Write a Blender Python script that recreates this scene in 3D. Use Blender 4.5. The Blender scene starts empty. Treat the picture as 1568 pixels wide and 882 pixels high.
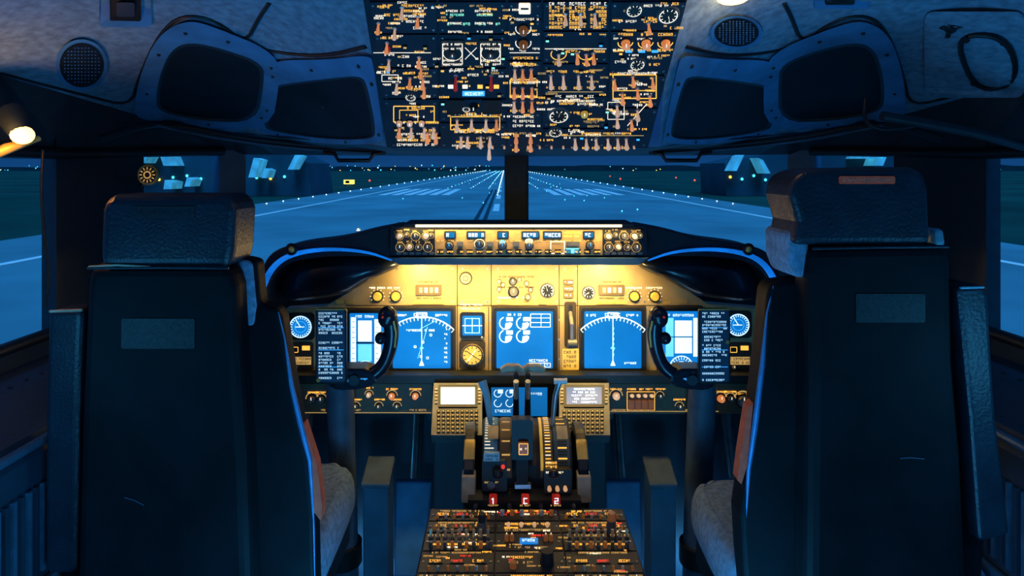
import bpy, bmesh, math, random
from mathutils import Vector, Matrix
random.seed(7)
R=random.random
K=980.0; U0=772.0; V0=258.0; EYE=1.45; XC=0.045
sc=bpy.context.scene
try:
    sc.view_settings.view_transform='Standard'
except Exception: pass

# ---------------------------------------------------------------- materials
MATS={}
def mat(name,col,rough=0.5,metal=0.0,emit=None,es=0.0,var=0.25,nscale=30,bump=0.0,spec=0.5):
    m=bpy.data.materials.new(name); m.use_nodes=True
    nt=m.node_tree; b=nt.nodes['Principled BSDF']
    tc=nt.nodes.new('ShaderNodeTexCoord')
    nz=nt.nodes.new('ShaderNodeTexNoise'); nz.inputs['Scale'].default_value=nscale; nz.inputs['Detail'].default_value=4
    nt.links.new(tc.outputs['Object'],nz.inputs['Vector'])
    cr=nt.nodes.new('ShaderNodeValToRGB')
    c0=[max(0,c*(1-var)) for c in col]+[1]; c1=[min(1,c*(1+var)) for c in col]+[1]
    cr.color_ramp.elements[0].color=c0; cr.color_ramp.elements[0].position=.3
    cr.color_ramp.elements[1].color=c1; cr.color_ramp.elements[1].position=.7
    nt.links.new(nz.outputs['Fac'],cr.inputs['Fac'])
    nt.links.new(cr.outputs['Color'],b.inputs['Base Color'])
    b.inputs['Roughness'].default_value=rough; b.inputs['Metallic'].default_value=metal
    b.inputs['Specular IOR Level'].default_value=spec
    if bump>0:
        bp=nt.nodes.new('ShaderNodeBump'); bp.inputs['Strength'].default_value=bump; bp.inputs['Distance'].default_value=.004
        n2=nt.nodes.new('ShaderNodeTexNoise'); n2.inputs['Scale'].default_value=nscale*8
        nt.links.new(tc.outputs['Object'],n2.inputs['Vector'])
        nt.links.new(n2.outputs['Fac'],bp.inputs['Height']); nt.links.new(bp.outputs['Normal'],b.inputs['Normal'])
    if emit:
        b.inputs['Emission Strength'].default_value=es
        mx=nt.nodes.new('ShaderNodeMix'); mx.data_type='RGBA'; 
        mx.inputs[6].default_value=[c*(1-var) for c in emit]+[1]; mx.inputs[7].default_value=[c*(1+var) for c in emit]+[1]
        nt.links.new(nz.outputs['Fac'],mx.inputs[0]); nt.links.new(mx.outputs[2],b.inputs['Emission Color'])
    MATS[name]=m; return m
mat('ovh_dark',(.006,.020,.036),.6,nscale=12,spec=.3)
mat('ovh_sub',(.008,.023,.040),.55,nscale=20,spec=.3)
mat('ceil',(.15,.27,.38),.8,nscale=55,bump=.6,var=.3)
mat('frame_blue',(.05,.21,.42),.5,nscale=14,var=.25)
mat('dark_glass',(.005,.012,.02),.6,nscale=5,var=.5,spec=.2)
mat('trim_dark',(.010,.02,.03),.5)
mat('wall_dark',(.012,.032,.055),.6,nscale=8)
mat('foot_grey',(.04,.11,.18),.6,nscale=8)
mat('floor_m',(.03,.04,.05),.9,bump=.4,nscale=50)
mat('seat_black',(.0028,.0062,.009),.65,nscale=9,var=.4,bump=.15,spec=.15)
mat('seat_leather',(.009,.019,.032),.42,nscale=20,bump=.35)
mat('column_grey',(.05,.085,.13),.45,nscale=20,bump=.25)
mat('seat_label',(.009,.014,.019),.6,nscale=200,var=.8)
mat('seat_edge',(.08,.24,.48),.4,.2)  # lighter blue paints the rim light along the seat edges
mat('console_edge',(.05,.11,.17),.4,.2)
mat('fleece',(.24,.38,.54),.95,nscale=80,bump=1.0,var=.3)
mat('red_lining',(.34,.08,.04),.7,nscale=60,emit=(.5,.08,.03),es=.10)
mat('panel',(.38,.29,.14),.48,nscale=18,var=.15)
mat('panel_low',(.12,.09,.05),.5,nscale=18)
mat('panel_seam',(.03,.022,.012),.6)
mat('mcp_face',(.34,.23,.09),.5,nscale=25)
mat('black',(.006,.008,.01),.45)
mat('black_gloss',(.008,.014,.026),.25,nscale=6)
mat('hood',(.009,.015,.025),.5,nscale=16,spec=.3)
mat('hood_rim',(.03,.2,.45),.3,.2,emit=(.004,.17,.75),es=.8,nscale=9,var=.8)  # emission paints the blue highlight on the hood edge; no lamp there
mat('metal',(.35,.37,.4),.35,.8)
mat('brass',(.6,.42,.12),.4,.4)
mat('beige',(.46,.40,.28),.5)
mat('white',(.7,.72,.72),.5)
mat('knob_brown',(.20,.08,.03),.4,emit=(.8,.25,.05),es=.12)  # slight orange glow put into the material, standing for warm light on it
mat('knob_grey',(.10,.11,.12),.4)
mat('knob_yellow',(.75,.5,.08),.4,emit=(1,.6,.08),es=.3)
mat('tog',(.7,.35,.18),.4,emit=(1,.28,.05),es=.55)  # orange glow painted in instead of a warm lamp on the overhead
mat('tog_w',(.75,.65,.52),.4,emit=(1,.50,.20),es=.45)  # same painted warm glow on the paler toggles
mat('t_white',(.8,.8,.75),.5,emit=(1,.80,.50),es=1.15,var=.35,nscale=300)
mat('t_amber',(.8,.5,.1),.5,emit=(1,.46,.05),es=1.3,var=.35,nscale=300)
mat('t_dim',(.4,.3,.1),.5,emit=(.8,.46,.13),es=.6,var=.3,nscale=300)
mat('t_blue',(.1,.5,.9),.5,emit=(.05,.42,1),es=1.0,var=.2)
mat('t_green',(.3,.8,.5),.5,emit=(.35,1,.7),es=.9,var=.2)
mat('t_red',(.8,.05,.03),.5,emit=(1,.05,.03),es=.7,var=.2)
mat('red',(.6,.02,.015),.5,emit=(1,.03,.02),es=.16)
mat('scr',(.0,.02,.05),.3,emit=(.003,.185,.62),es=1.1,var=.3,nscale=6)
mat('scr_lo',(.0,.02,.05),.3,emit=(.004,.15,.46),es=.9,var=.3,nscale=7)
mat('scr_w',(.5,.6,.7),.4,emit=(.70,.93,1),es=1.2,var=.1)
mat('scr_c',(.1,.4,.6),.4,emit=(.14,.66,1),es=1.1,var=.15)
mat('card_txt',(.4,.6,.7),.4,emit=(.5,.8,1),es=.75,var=.15)
mat('lampw',(1,.6,.3),.4,emit=(1,.42,.10),es=7,var=.05)
mat('striplamp',(1,.8,.5),.4,emit=(1,.80,.45),es=4.0,var=.05)
mat('check',(.01,.03,.06),.5,emit=(.003,.03,.09),es=.25)
mat('cyan_l',(.1,.6,.8),.5,emit=(.05,.32,.48),es=.55,var=.5,nscale=.6)  # glow colour for the slanted glass reflections
mat('lt_white',(1,1,1),.5,emit=(.6,.9,1),es=2.5)
mat('lt_cyan',(.2,1,1),.5,emit=(.1,.8,1),es=1.4)
mat('lt_red',(1,.1,.1),.5,emit=(1,.08,.03),es=2)
mat('lt_yel',(1,.7,.1),.5,emit=(1,.6,.08),es=2)
mat('asphalt',(.25,.36,.37),.7,nscale=.12,var=.25)
mat('grass',(.02,.085,.06),.95,nscale=.05,var=.4,spec=.1)
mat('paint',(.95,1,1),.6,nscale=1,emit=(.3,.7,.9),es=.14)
mat('darkpaint',(.02,.06,.08),.8,nscale=1)
mat('terminal_dark',(.02,.08,.11),.8,nscale=.2)  # dark backing behind the stand-in reflections
mat('trees',(.006,.035,.04),.9,nscale=.05)
mat('handle_lb',(.25,.45,.55),.4)
g=bpy.data.materials.new('window_glass'); g.use_nodes=True
nt=g.node_tree; nt.nodes.clear()
o=nt.nodes.new('ShaderNodeOutputMaterial'); tr=nt.nodes.new('ShaderNodeBsdfTransparent'); gl=nt.nodes.new('ShaderNodeBsdfGlossy')
gl.inputs['Roughness'].default_value=.02; tr.inputs['Color'].default_value=(.88,.96,1,1)
mx=nt.nodes.new('ShaderNodeMixShader'); mx.inputs[0].default_value=.008
nt.links.new(tr.outputs[0],mx.inputs[1]); nt.links.new(gl.outputs[0],mx.inputs[2]); nt.links.new(mx.outputs[0],o.inputs[0])
MATS['glass']=g

# ---------------------------------------------------------------- geometry helpers
def W(u,v,Y): return Vector(((u-U0)*Y/K,Y,EYE-(v-V0)*Y/K))
def mirror(p): return Vector((2*XC-p[0],p[1],p[2]))

class Frame:
    """a flat instrument panel spanning X, its slope given by two survey rows"""
    def __init__(s,v0,Y0,v1,Y1):
        a=W(0,v0,Y0); b=W(0,v1,Y1)
        s.A=(a.y,a.z-EYE); d=(b.y-a.y,b.z-a.z); L=math.hypot(*d); s.D=(d[0]/L,d[1]/L)
        n=(s.D[1],-s.D[0])
        if n[0]*s.A[0]+n[1]*s.A[1]>0: n=(-n[0],-n[1])
        s.n=n
    def Y(s,v):
        m=(V0-v)/K; return (s.D[1]*s.A[0]-s.D[0]*s.A[1])/(s.D[1]-s.D[0]*m)
    def pt(s,u,v,h=0):
        Y=s.Y(v); p=W(u,v,Y); return Vector((p.x,p.y+s.n[0]*h,p.z+s.n[1]*h))
    def off(s,u,v,dx,dy,h=0):
        k=s.Y(v)/K; p=s.pt(u,v,h)
        return Vector((p.x+dx*k,p.y+dy*k*s.D[0],p.z+dy*k*s.D[1]))
def V(Y): return Frame(300,Y,600,Y)

class MB:
    def __init__(s): s.v=[];s.f=[];s.m=[];s.sm=[];s.mats=[]
    def mi(s,m):
        if m not in s.mats: s.mats.append(m)
        return s.mats.index(m)
    def add(s,vs,fs,m,smooth=False):
        b=len(s.v); s.v+= [tuple(p) for p in vs]; i=s.mi(m)
        for f in fs:
            s.f.append([b+k for k in f]); s.m.append(i); s.sm.append(smooth)
    def poly(s,pts,m): s.add(pts,[list(range(len(pts)))],m)
    def prism(s,A,B,m,mtop=None):
        n=len(A)
        s.add(list(A)+list(B),[list(range(n,2*n))[::-1]]+[[i,(i+1)%n,n+(i+1)%n,n+i] for i in range(n)]+([list(range(n))] if not mtop else []),m)
        if mtop: s.poly(A,mtop)
    def box(s,x0,x1,y0,y1,z0,z1,m):
        A=[(x0,y0,z0),(x1,y0,z0),(x1,y0,z1),(x0,y0,z1)]; B=[(x,y1,z) for x,_,z in A]; s.prism(A,B,m)
    def rings(s,rings,m,smooth=True,caps=True):
        n=len(rings[0]); vs=[p for r in rings for p in r]; fs=[]
        for j in range(len(rings)-1):
            for i in range(n): fs.append([j*n+i,j*n+(i+1)%n,(j+1)*n+(i+1)%n,(j+1)*n+i])
        s.add(vs,fs,m,smooth)
        if caps: s.poly(rings[0],m); s.poly(rings[-1],m)
    def tube(s,p0,p1,r0,r1,m,n=10): s.path([p0,p1],[r0,r1],m,n)
    def path(s,pts,rs,m,n=10,flat=1.0):
        pts=[Vector(p) for p in pts]
        if not isinstance(rs,(list,tuple)): rs=[rs]*len(pts)
        rr=[]
        for i,p in enumerate(pts):
            d=(pts[min(i+1,len(pts)-1)]-pts[max(i-1,0)]).normalized()
            up=Vector((0,1,0)) if abs(d.y)<.9 else Vector((0,0,1))
            a=d.cross(up).normalized(); b=d.cross(a)
            rr.append([p+(a*math.cos(t)+b*math.sin(t)*flat)*rs[i] for t in [2*math.pi*k/n for k in range(n)]])
        s.rings(rr,m)
    def ball(s,c,r,m,n=14,k=8):
        c=Vector(c)
        if not isinstance(r,(list,tuple)): r=(r,r,r)
        s.rings([[c+Vector((r[0]*math.sin(a)*math.cos(t),r[1]*math.sin(a)*math.sin(t),r[2]*math.cos(a))) for t in [2*math.pi*q/n for q in range(n)]] for a in [math.pi*(j+.02)/(k+.04) for j in range(k+1)]],m)
    # panel-local drawing
    def slab(s,f,pts,h0,h1,m,mtop=None):
        s.prism([f.pt(u,v,h1) for u,v in pts],[f.pt(u,v,h0) for u,v in pts],m,mtop)
    def rc(s,f,u0,v0,u1,v1,h,m,h0=None):
        p=[(u0,v0),(u1,v0),(u1,v1),(u0,v1)]
        if h0 is None: s.poly([f.pt(u,v,h) for u,v in p],m)
        else: s.slab(f,p,h0,h,m)
    def rrc(s,f,u0,v0,u1,v1,r,h0,h1,m,mtop=None):
        s.slab(f,rr(u0,v0,u1,v1,r),h0,h1,m,mtop)
    def ln(s,f,u0,v0,u1,v1,w,h,m):
        L=math.hypot(u1-u0,v1-v0) or 1; a=-(v1-v0)/L*w/2; b=(u1-u0)/L*w/2
        s.poly([f.pt(u0+a,v0+b,h),f.pt(u1+a,v1+b,h),f.pt(u1-a,v1-b,h),f.pt(u0-a,v0-b,h)],m)
    def obox(s,f,u0,v0,u1,v1,w,h,m):
        for a in ((u0,v0,u1,v0),(u1,v0,u1,v1),(u1,v1,u0,v1),(u0,v1,u0,v0)): s.ln(f,*a,w,h,m)
    def disc(s,f,u,v,r,h0,h1,m,r1=None,n=16):
        r1=r if r1 is None else r1
        R0=[f.off(u,v,r*math.cos(t),r*math.sin(t),h0) for t in [2*math.pi*k/n for k in range(n)]]
        R1=[f.off(u,v,r1*math.cos(t),r1*math.sin(t),h1) for t in [2*math.pi*k/n for k in range(n)]]
        s.add(R0+R1,[[i,(i+1)%n,n+(i+1)%n,n+i] for i in range(n)],m,True); s.poly(R1,m)
    def ring(s,f,u,v,ra,rb,h,m,a0=0,a1=360,n=24):
        vs=[];fs=[]
        for k in range(n+1):
            t=math.radians(a0+(a1-a0)*k/n); c,q=math.cos(t),math.sin(t)
            vs+=[f.off(u,v,ra*c,ra*q,h),f.off(u,v,rb*c,rb*q,h)]
            if k: fs.append([2*k-2,2*k-1,2*k+1,2*k])
        s.add(vs,fs,m)
    def ticks(s,f,u,v,ra,rb,n,w,h,m,a0=0,a1=360):
        for k in range(n):
            t=math.radians(a0+(a1-a0)*k/max(1,n-(0 if a1-a0>=360 else 1))); c,q=math.cos(t),math.sin(t)
            s.poly([f.off(u,v,ra*c-w*q/2,ra*q+w*c/2,h),f.off(u,v,rb*c-w*q/2,rb*q+w*c/2,h),f.off(u,v,rb*c+w*q/2,rb*q-w*c/2,h),f.off(u,v,ra*c+w*q/2,ra*q-w*c/2,h)],m)
    def txt(s,f,u,v,w,h,hh,m):
        x=u-w/2; g=h*.62
        while x<u+w/2-g*.5:
            if R()<.86:
                k=int(R()*4); t=max(.7,h*.18)
                if k!=3: s.rc(f,x,v-h/2,x+t,v+h/2,hh,m)
                if k in(0,1): s.rc(f,x+g-t,v-h/2,x+g,v+h/2,hh,m)
                if k in(0,2,3): s.rc(f,x,v-h/2,x+g,v-h/2+t,hh,m)
                if k in(1,3): s.rc(f,x,v-t/2,x+g,v+t/2,hh,m)
                if k in(2,): s.rc(f,x,v+h/2-t,x+g,v+h/2,hh,m)
            x+=g+h*.28
    def toggle(s,f,u,v,m='tog',L=9,hh=.016):
        s.disc(f,u,v,3.4,0,.004,'metal',n=8)
        p=f.pt(u,v,.002); q=f.pt(u,v+L,hh); k=f.Y(v)/K
        s.path([p,p.lerp(q,.35),p.lerp(q,.85),q,q+(q-p)*.08],[1.4*k,1.9*k,3.3*k,3.2*k,1.5*k],m,8)
    def knob(s,f,u,v,r,m='knob_grey',hh=.014,mark='t_white'):
        s.disc(f,u,v,r*1.25,0,.003,'black',n=18)
        s.disc(f,u,v,r,.003,hh,m,r*.82,n=14)
        s.rc(f,u-.6,v-r*.8,u+.6,v,hh+.0004,mark)
    def gauge(s,f,u,v,r,face='black',col='t_white',h=.004):
        s.disc(f,u,v,r*1.18,0,h,'knob_grey',r*1.1,n=24)
        s.disc(f,u,v,r,h,h+.0006,face,n=24)
        s.ring(f,u,v,r*.84,r*.94,h+.0012,col,130,410)
        s.ticks(f,u,v,r*.6,r*.85,10,max(.8,r*.07),h+.0012,col)
        a=R()*6; s.poly([f.off(u,v,0,r*.1,h+.002),f.off(u,v,r*.7*math.cos(a),r*.7*math.sin(a),h+.002),f.off(u,v,0,-r*.1,h+.002)],col)
    def screw(s,f,u,v,h=.0): s.disc(f,u,v,1.8,h,h+.0015,'metal',n=8)
    def finish(s,name,parent=None,bevel=0,seg=2,subs=0):
        me=bpy.data.meshes.new(name); me.from_pydata(s.v,[],s.f)
        for m in s.mats: me.materials.append(MATS[m])
        for p,i,q in zip(me.polygons,s.m,s.sm): p.material_index=i; p.use_smooth=q
        bm=bmesh.new(); bm.from_mesh(me); bmesh.ops.recalc_face_normals(bm,faces=bm.faces); bm.to_mesh(me); bm.free()
        ob=bpy.data.objects.new(name,me); sc.collection.objects.link(ob)
        if bevel:
            b=ob.modifiers.new('bevel','BEVEL'); b.width=bevel; b.segments=seg; b.limit_method='ANGLE'; b.angle_limit=math.radians(28)
        if parent: ob.parent=parent
        return ob
def rr(u0,v0,u1,v1,r,n=4):
    p=[]
    for cx,cy,a in ((u1-r,v0+r,-90),(u1-r,v1-r,0),(u0+r,v1-r,90),(u0+r,v0+r,180)):
        for k in range(n+1):
            t=math.radians(a+90*k/n); p.append((cx+r*math.cos(t),cy+r*math.sin(t)))
    return p
def chaikin(p,it=2,closed=True):
    for _ in range(it):
        q=[];n=len(p)
        for i in range(n if closed else n-1):
            a=p[i];b=p[(i+1)%n]
            q+=[tuple(a[k]*.75+b[k]*.25 for k in range(len(a))),tuple(a[k]*.25+b[k]*.75 for k in range(len(a)))]
        if not closed: q=[p[0]]+q+[p[-1]]
        p=q
    return p
def empty(name):
    e=bpy.data.objects.new(name,None); sc.collection.objects.link(e); return e
def light(name,kind,loc,energy,col,size=.1,rot=None,sy=None,target=None,spot=None,spread=None):
    l=bpy.data.lights.new(name,kind); l.energy=energy; l.color=col
    if kind=='AREA':
        l.size=size
        if sy: l.shape='RECTANGLE'; l.size_y=sy
        if spread: l.spread=math.radians(spread)
    elif kind in('POINT','SPOT'): l.shadow_soft_size=size
    if spot: l.spot_size=math.radians(spot); l.spot_blend=.8
    ob=bpy.data.objects.new(name,l); ob.location=loc; sc.collection.objects.link(ob)
    if target is not None: ob.rotation_euler=(Vector(target)-Vector(loc)).to_track_quat('-Z','Y').to_euler()
    return ob

# ---------------------------------------------------------------- ceiling surface
UN=[-200,0,120,240,400,592]; VL=[82,115,150,185,208,225]
YT=[[1.0,1.2,1.3,1.3,1.28,1.2],[1.05,1.28,1.42,1.5,1.5,1.29],[1.12,1.38,1.55,1.72,1.8,1.40],[1.2,1.5,1.7,1.95,2.2,1.54]]
def cr(vals,t):
    n=len(vals); i=min(int(t),n-2); f=t-i
    p1=vals[i];p2=vals[i+1];p0=vals[i-1] if i>0 else 2*p1-p2;p3=vals[i+2] if i+2<n else 2*p2-p1
    return .5*(2*p1+(p2-p0)*f+(2*p0-5*p1+4*p2-p3)*f*f+(3*p1-p0-3*p2+p3)*f**3)
def upar(u):
    for i in range(5):
        if u<=UN[i+1] or i==4: return max(0,i+(u-UN[i])/(UN[i+1]-UN[i]))
def cY(u,v):
    t=upar(u); t=min(t,5); vl=cr(VL,t); s=min(1,max(0,v/vl))*3
    return cr([cr(r,t) for r in YT],s)
def CS(u,v,h=0):
    return W(u,v,cY(u,v)-h)

def ceiling():
    c=MB()
    nu,nv=40,16
    for side in (0,1):
        fn=(lambda p:mirror(p)) if side else (lambda p:p)
        vs=[];fs=[]
        for i in range(nu+1):
            t=5*i/nu; k=min(int(t),4); u=UN[k]+(UN[k+1]-UN[k])*(t-k); vl=cr(VL,t)
            for j in range(nv+1):
                v=vl*j/nv; vs.append(fn(CS(u,v)))
        for i in range(nu):
            for j in range(nv):
                a=i*(nv+1)+j; fs.append([a,a+1,a+nv+2,a+nv+1])
        c.add(vs,fs,'ceil',True)
        # rear part
        vs=[];fs=[]
        for i in range(nu+1):
            t=5*i/nu; k=min(int(t),4); u=UN[k]+(UN[k+1]-UN[k])*(t-k); p=CS(u,0)
            vs+= [fn(p),fn(Vector((p.x*1.0,-.55,EYE+.42+.13*t/5)))]
            if i: fs.append([2*i-2,2*i,2*i+1,2*i-1])
        c.add(vs,fs,'ceil',True)
        vs=[];fs=[]
        for j in range(nv+1):
            p=CS(-200,82*j/nv); q=Vector((-1.0-.2*j/nv,-.55,EYE+.42-.2*j/nv)); vs+=[fn(p),fn(q)]
            if j: fs.append([2*j-2,2*j-1,2*j+1,2*j])
        c.add(vs,fs,'ceil',True)
        # header fill down to the window tops
        low=[(-200,(-1.2,1.2)),(0,(-1.2,1.5)),(120,(-1.195,1.74)),(240,(-1.11,2.02)),(355,(-.98,2.32)),(400,(-.85,2.37)),(500,(-.62,2.46)),(592,(-.4,2.54))]
        vs=[];fs=[]
        for i,(u,(x,y)) in enumerate(low):
            t=upar(u); p=CS(u,cr(VL,t)); vs+=[fn(p),fn(Vector((x,y,EYE+.05)))]
            if i: fs.append([2*i-2,2*i-1,2*i+1,2*i])
        p=Vector((XC,1.54,EYE+.052)); vs+=[p,Vector((XC,2.72,EYE+.05))]; n=len(vs); fs.append([n-4,n-3,n-1,n-2])
        c.add(vs,fs,'trim_dark')
    c.poly([(-.3,1.2,EYE+.318),(.39,1.2,EYE+.318),(.39,-.55,EYE+.55),(-.3,-.55,EYE+.55)],'ceil')
    c.finish('ceiling')
ceiling()

def ceil_features():
    for side in (0,1):
        fn=mirror if side else (lambda p:Vector(p))
        def pr(b,pts,h0,h1,m): b.prism([fn(CS(u,v,h1)) for u,v in pts],[fn(CS(u,v,h0)) for u,v in pts],m)
        # eyebrow windows with moulded frames
        for k,(outer,inner) in enumerate([
            ([(205,172),(212,120),(240,55),(285,30),(330,42),(425,82),(428,128),(415,200),(300,196),(215,184)],
             [(238,150),(246,110),(262,76),(290,64),(345,76),(404,98),(404,128),(394,188),(310,186),(242,172)]),
            ([(408,110),(420,92),(500,92),(565,84),(572,98),(586,200),(588,221),(500,222),(405,206),(392,196)],
             [(412,134),(440,128),(510,120),(552,116),(562,130),(576,200),(570,214),(500,214),(412,202),(402,190)])]):
            b=MB()
            o=chaikin(outer,2); i2=chaikin(inner,2)
            n=len(o); A=[fn(CS(u,v,.02)) for u,v in o]; B=[fn(CS(u,v,.02)) for u,v in i2]; C=[fn(CS(u,v,-.0)) for u,v in o]; D=[fn(CS(u,v,.004)) for u,v in i2]
            b.add(A+B+C+D,[[q,(q+1)%n,n+(q+1)%n,n+q] for q in range(n)]+[[q,(q+1)%n,2*n+(q+1)%n,2*n+q] for q in range(n)]+[[n+q,n+(q+1)%n,3*n+(q+1)%n,3*n+q] for q in range(n)],'frame_blue')
            cu=sum(p[0] for p in i2)/n; cv=sum(p[1] for p in i2)/n
            rings=[[fn(CS(cu+(u-cu)*q,cv+(v-cv)*q,.006)) for u,v in i2] for q in (1,.8,.6,.4,.2,.02)]
            b.rings(rings,'dark_glass',True,False)
            rings=[[fn(CS(cu+(u-cu)*q,cv+(v-cv)*q,hh)) for u,v in i2] for q,hh in ((1.0,.021),(.96,.016),(.93,.007))]
            b.rings(rings,'trim_dark',True,False)
            for q in range(0,n,5):
                mu=(o[q][0]+i2[q][0])/2; mv=(o[q][1]+i2[q][1])/2
                b.ball(fn(CS(mu,mv,.021)),.005,'black',8,4)
            b.finish('eyebrow_window')
        # grooves between moulded ceiling panels
        b=MB()
        for path in ([(0,112),(60,128),(130,146),(200,164),(212,120),(245,50),(280,22),(330,30),(376,68),(395,30),(412,5)],
                     [(376,68),(430,82),(500,86),(560,72)]):
            P=chaikin(path,2,False); b.path([fn(CS(u,v,.003)) for u,v in P],.0045,'black',6)
        b.finish('trim_1')
    # left-hand vent and right-hand release handle
    b=MB()
    b.prism([CS(u,v,.014) for u,v in rr(152,-12,232,42,8)],[CS(u,v,0) for u,v in rr(152,-12,232,42,8)],'frame_blue')
    b.prism([CS(u,v,.016) for u,v in rr(168,-4,216,34,5)],[CS(u,v,.01) for u,v in rr(168,-4,216,34,5)],'black')
    b.prism([CS(u,v,.020) for u,v in rr(178,4,206,26,4)],[CS(u,v,.01) for u,v in rr(178,4,206,26,4)],'wall_dark')
    b.finish('air_vent')
    b=MB()
    def M(u,v,h): # right side point surveyed on the mirrored skin
        Y=1.3
        for _ in range(6):
            ul=1544+88.2/Y-u; Y=cY(ul,v)
        return mirror(CS(ul,v,h))
    # speaker grilles: one left outboard, one right inboard
    for (c0,c1,ra,rb,S) in ((125,100,36,36,CS),(1127,50,36,23,M)):
        q=MB()
        el=lambda r:[(c0+ra*r*math.cos(t),c1+rb*r*math.sin(t)) for t in [2*math.pi*k/28 for k in range(28)]]
        for r,h0,h1,m in ((1.1,0,.012,'frame_blue'),(.95,.012,.014,'dark_glass')):
            q.prism([S(u,v,h1) for u,v in el(r)],[S(u,v,h0) for u,v in el(r)],m)
        for a in range(-6,7):
            for c in range(-6,7):
                if a*a+c*c<34: q.ball(S(c0+a*ra*.145,c1+c*rb*.145,.0150),.0020,'frame_blue',6,3)
        q.finish('ceiling_speaker')
    q=MB(); q.prism([M(u,v,.012) for u,v in rr(1245,-10,1330,14,5)],[M(u,v,0) for u,v in rr(1245,-10,1330,14,5)],'frame_blue'); q.prism([M(u,v,.015) for u,v in rr(1262,-10,1308,8,4)],[M(u,v,.01) for u,v in rr(1262,-10,1308,8,4)],'black'); q.finish('air_vent')
    P=[(1464,58),(1512,52),(1545,70),(1556,108),(1542,134),(1500,138),(1478,110)]
    P=chaikin(P,2)
    b.prism([M(u,v,.010) for u,v in rr(1415,18,1568,150,14)],[M(u,v,0) for u,v in rr(1415,18,1568,150,14)],'ceil')
    pts=[M(u,v,.035) for u,v in P]; b.path(pts+[pts[0]],.006,'black',8)
    for u,v in ((1478,62),(1535,66),(1490,128),(1545,120)): b.tube(M(u,v,0),M(u,v,.035),.007,.007,'black')
    b.finish('grab_handle')
    b=MB()
    b.path([M(1440,40,.02),M(1455,46,.03),M(1470,40,.02),M(1455,36,.02),M(1450,55,.02)],.007,'black',8)
    b.ball(M(1455,44,.02),.012,'trim_dark'); b.finish('hook_latch')
ceil_features()

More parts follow.
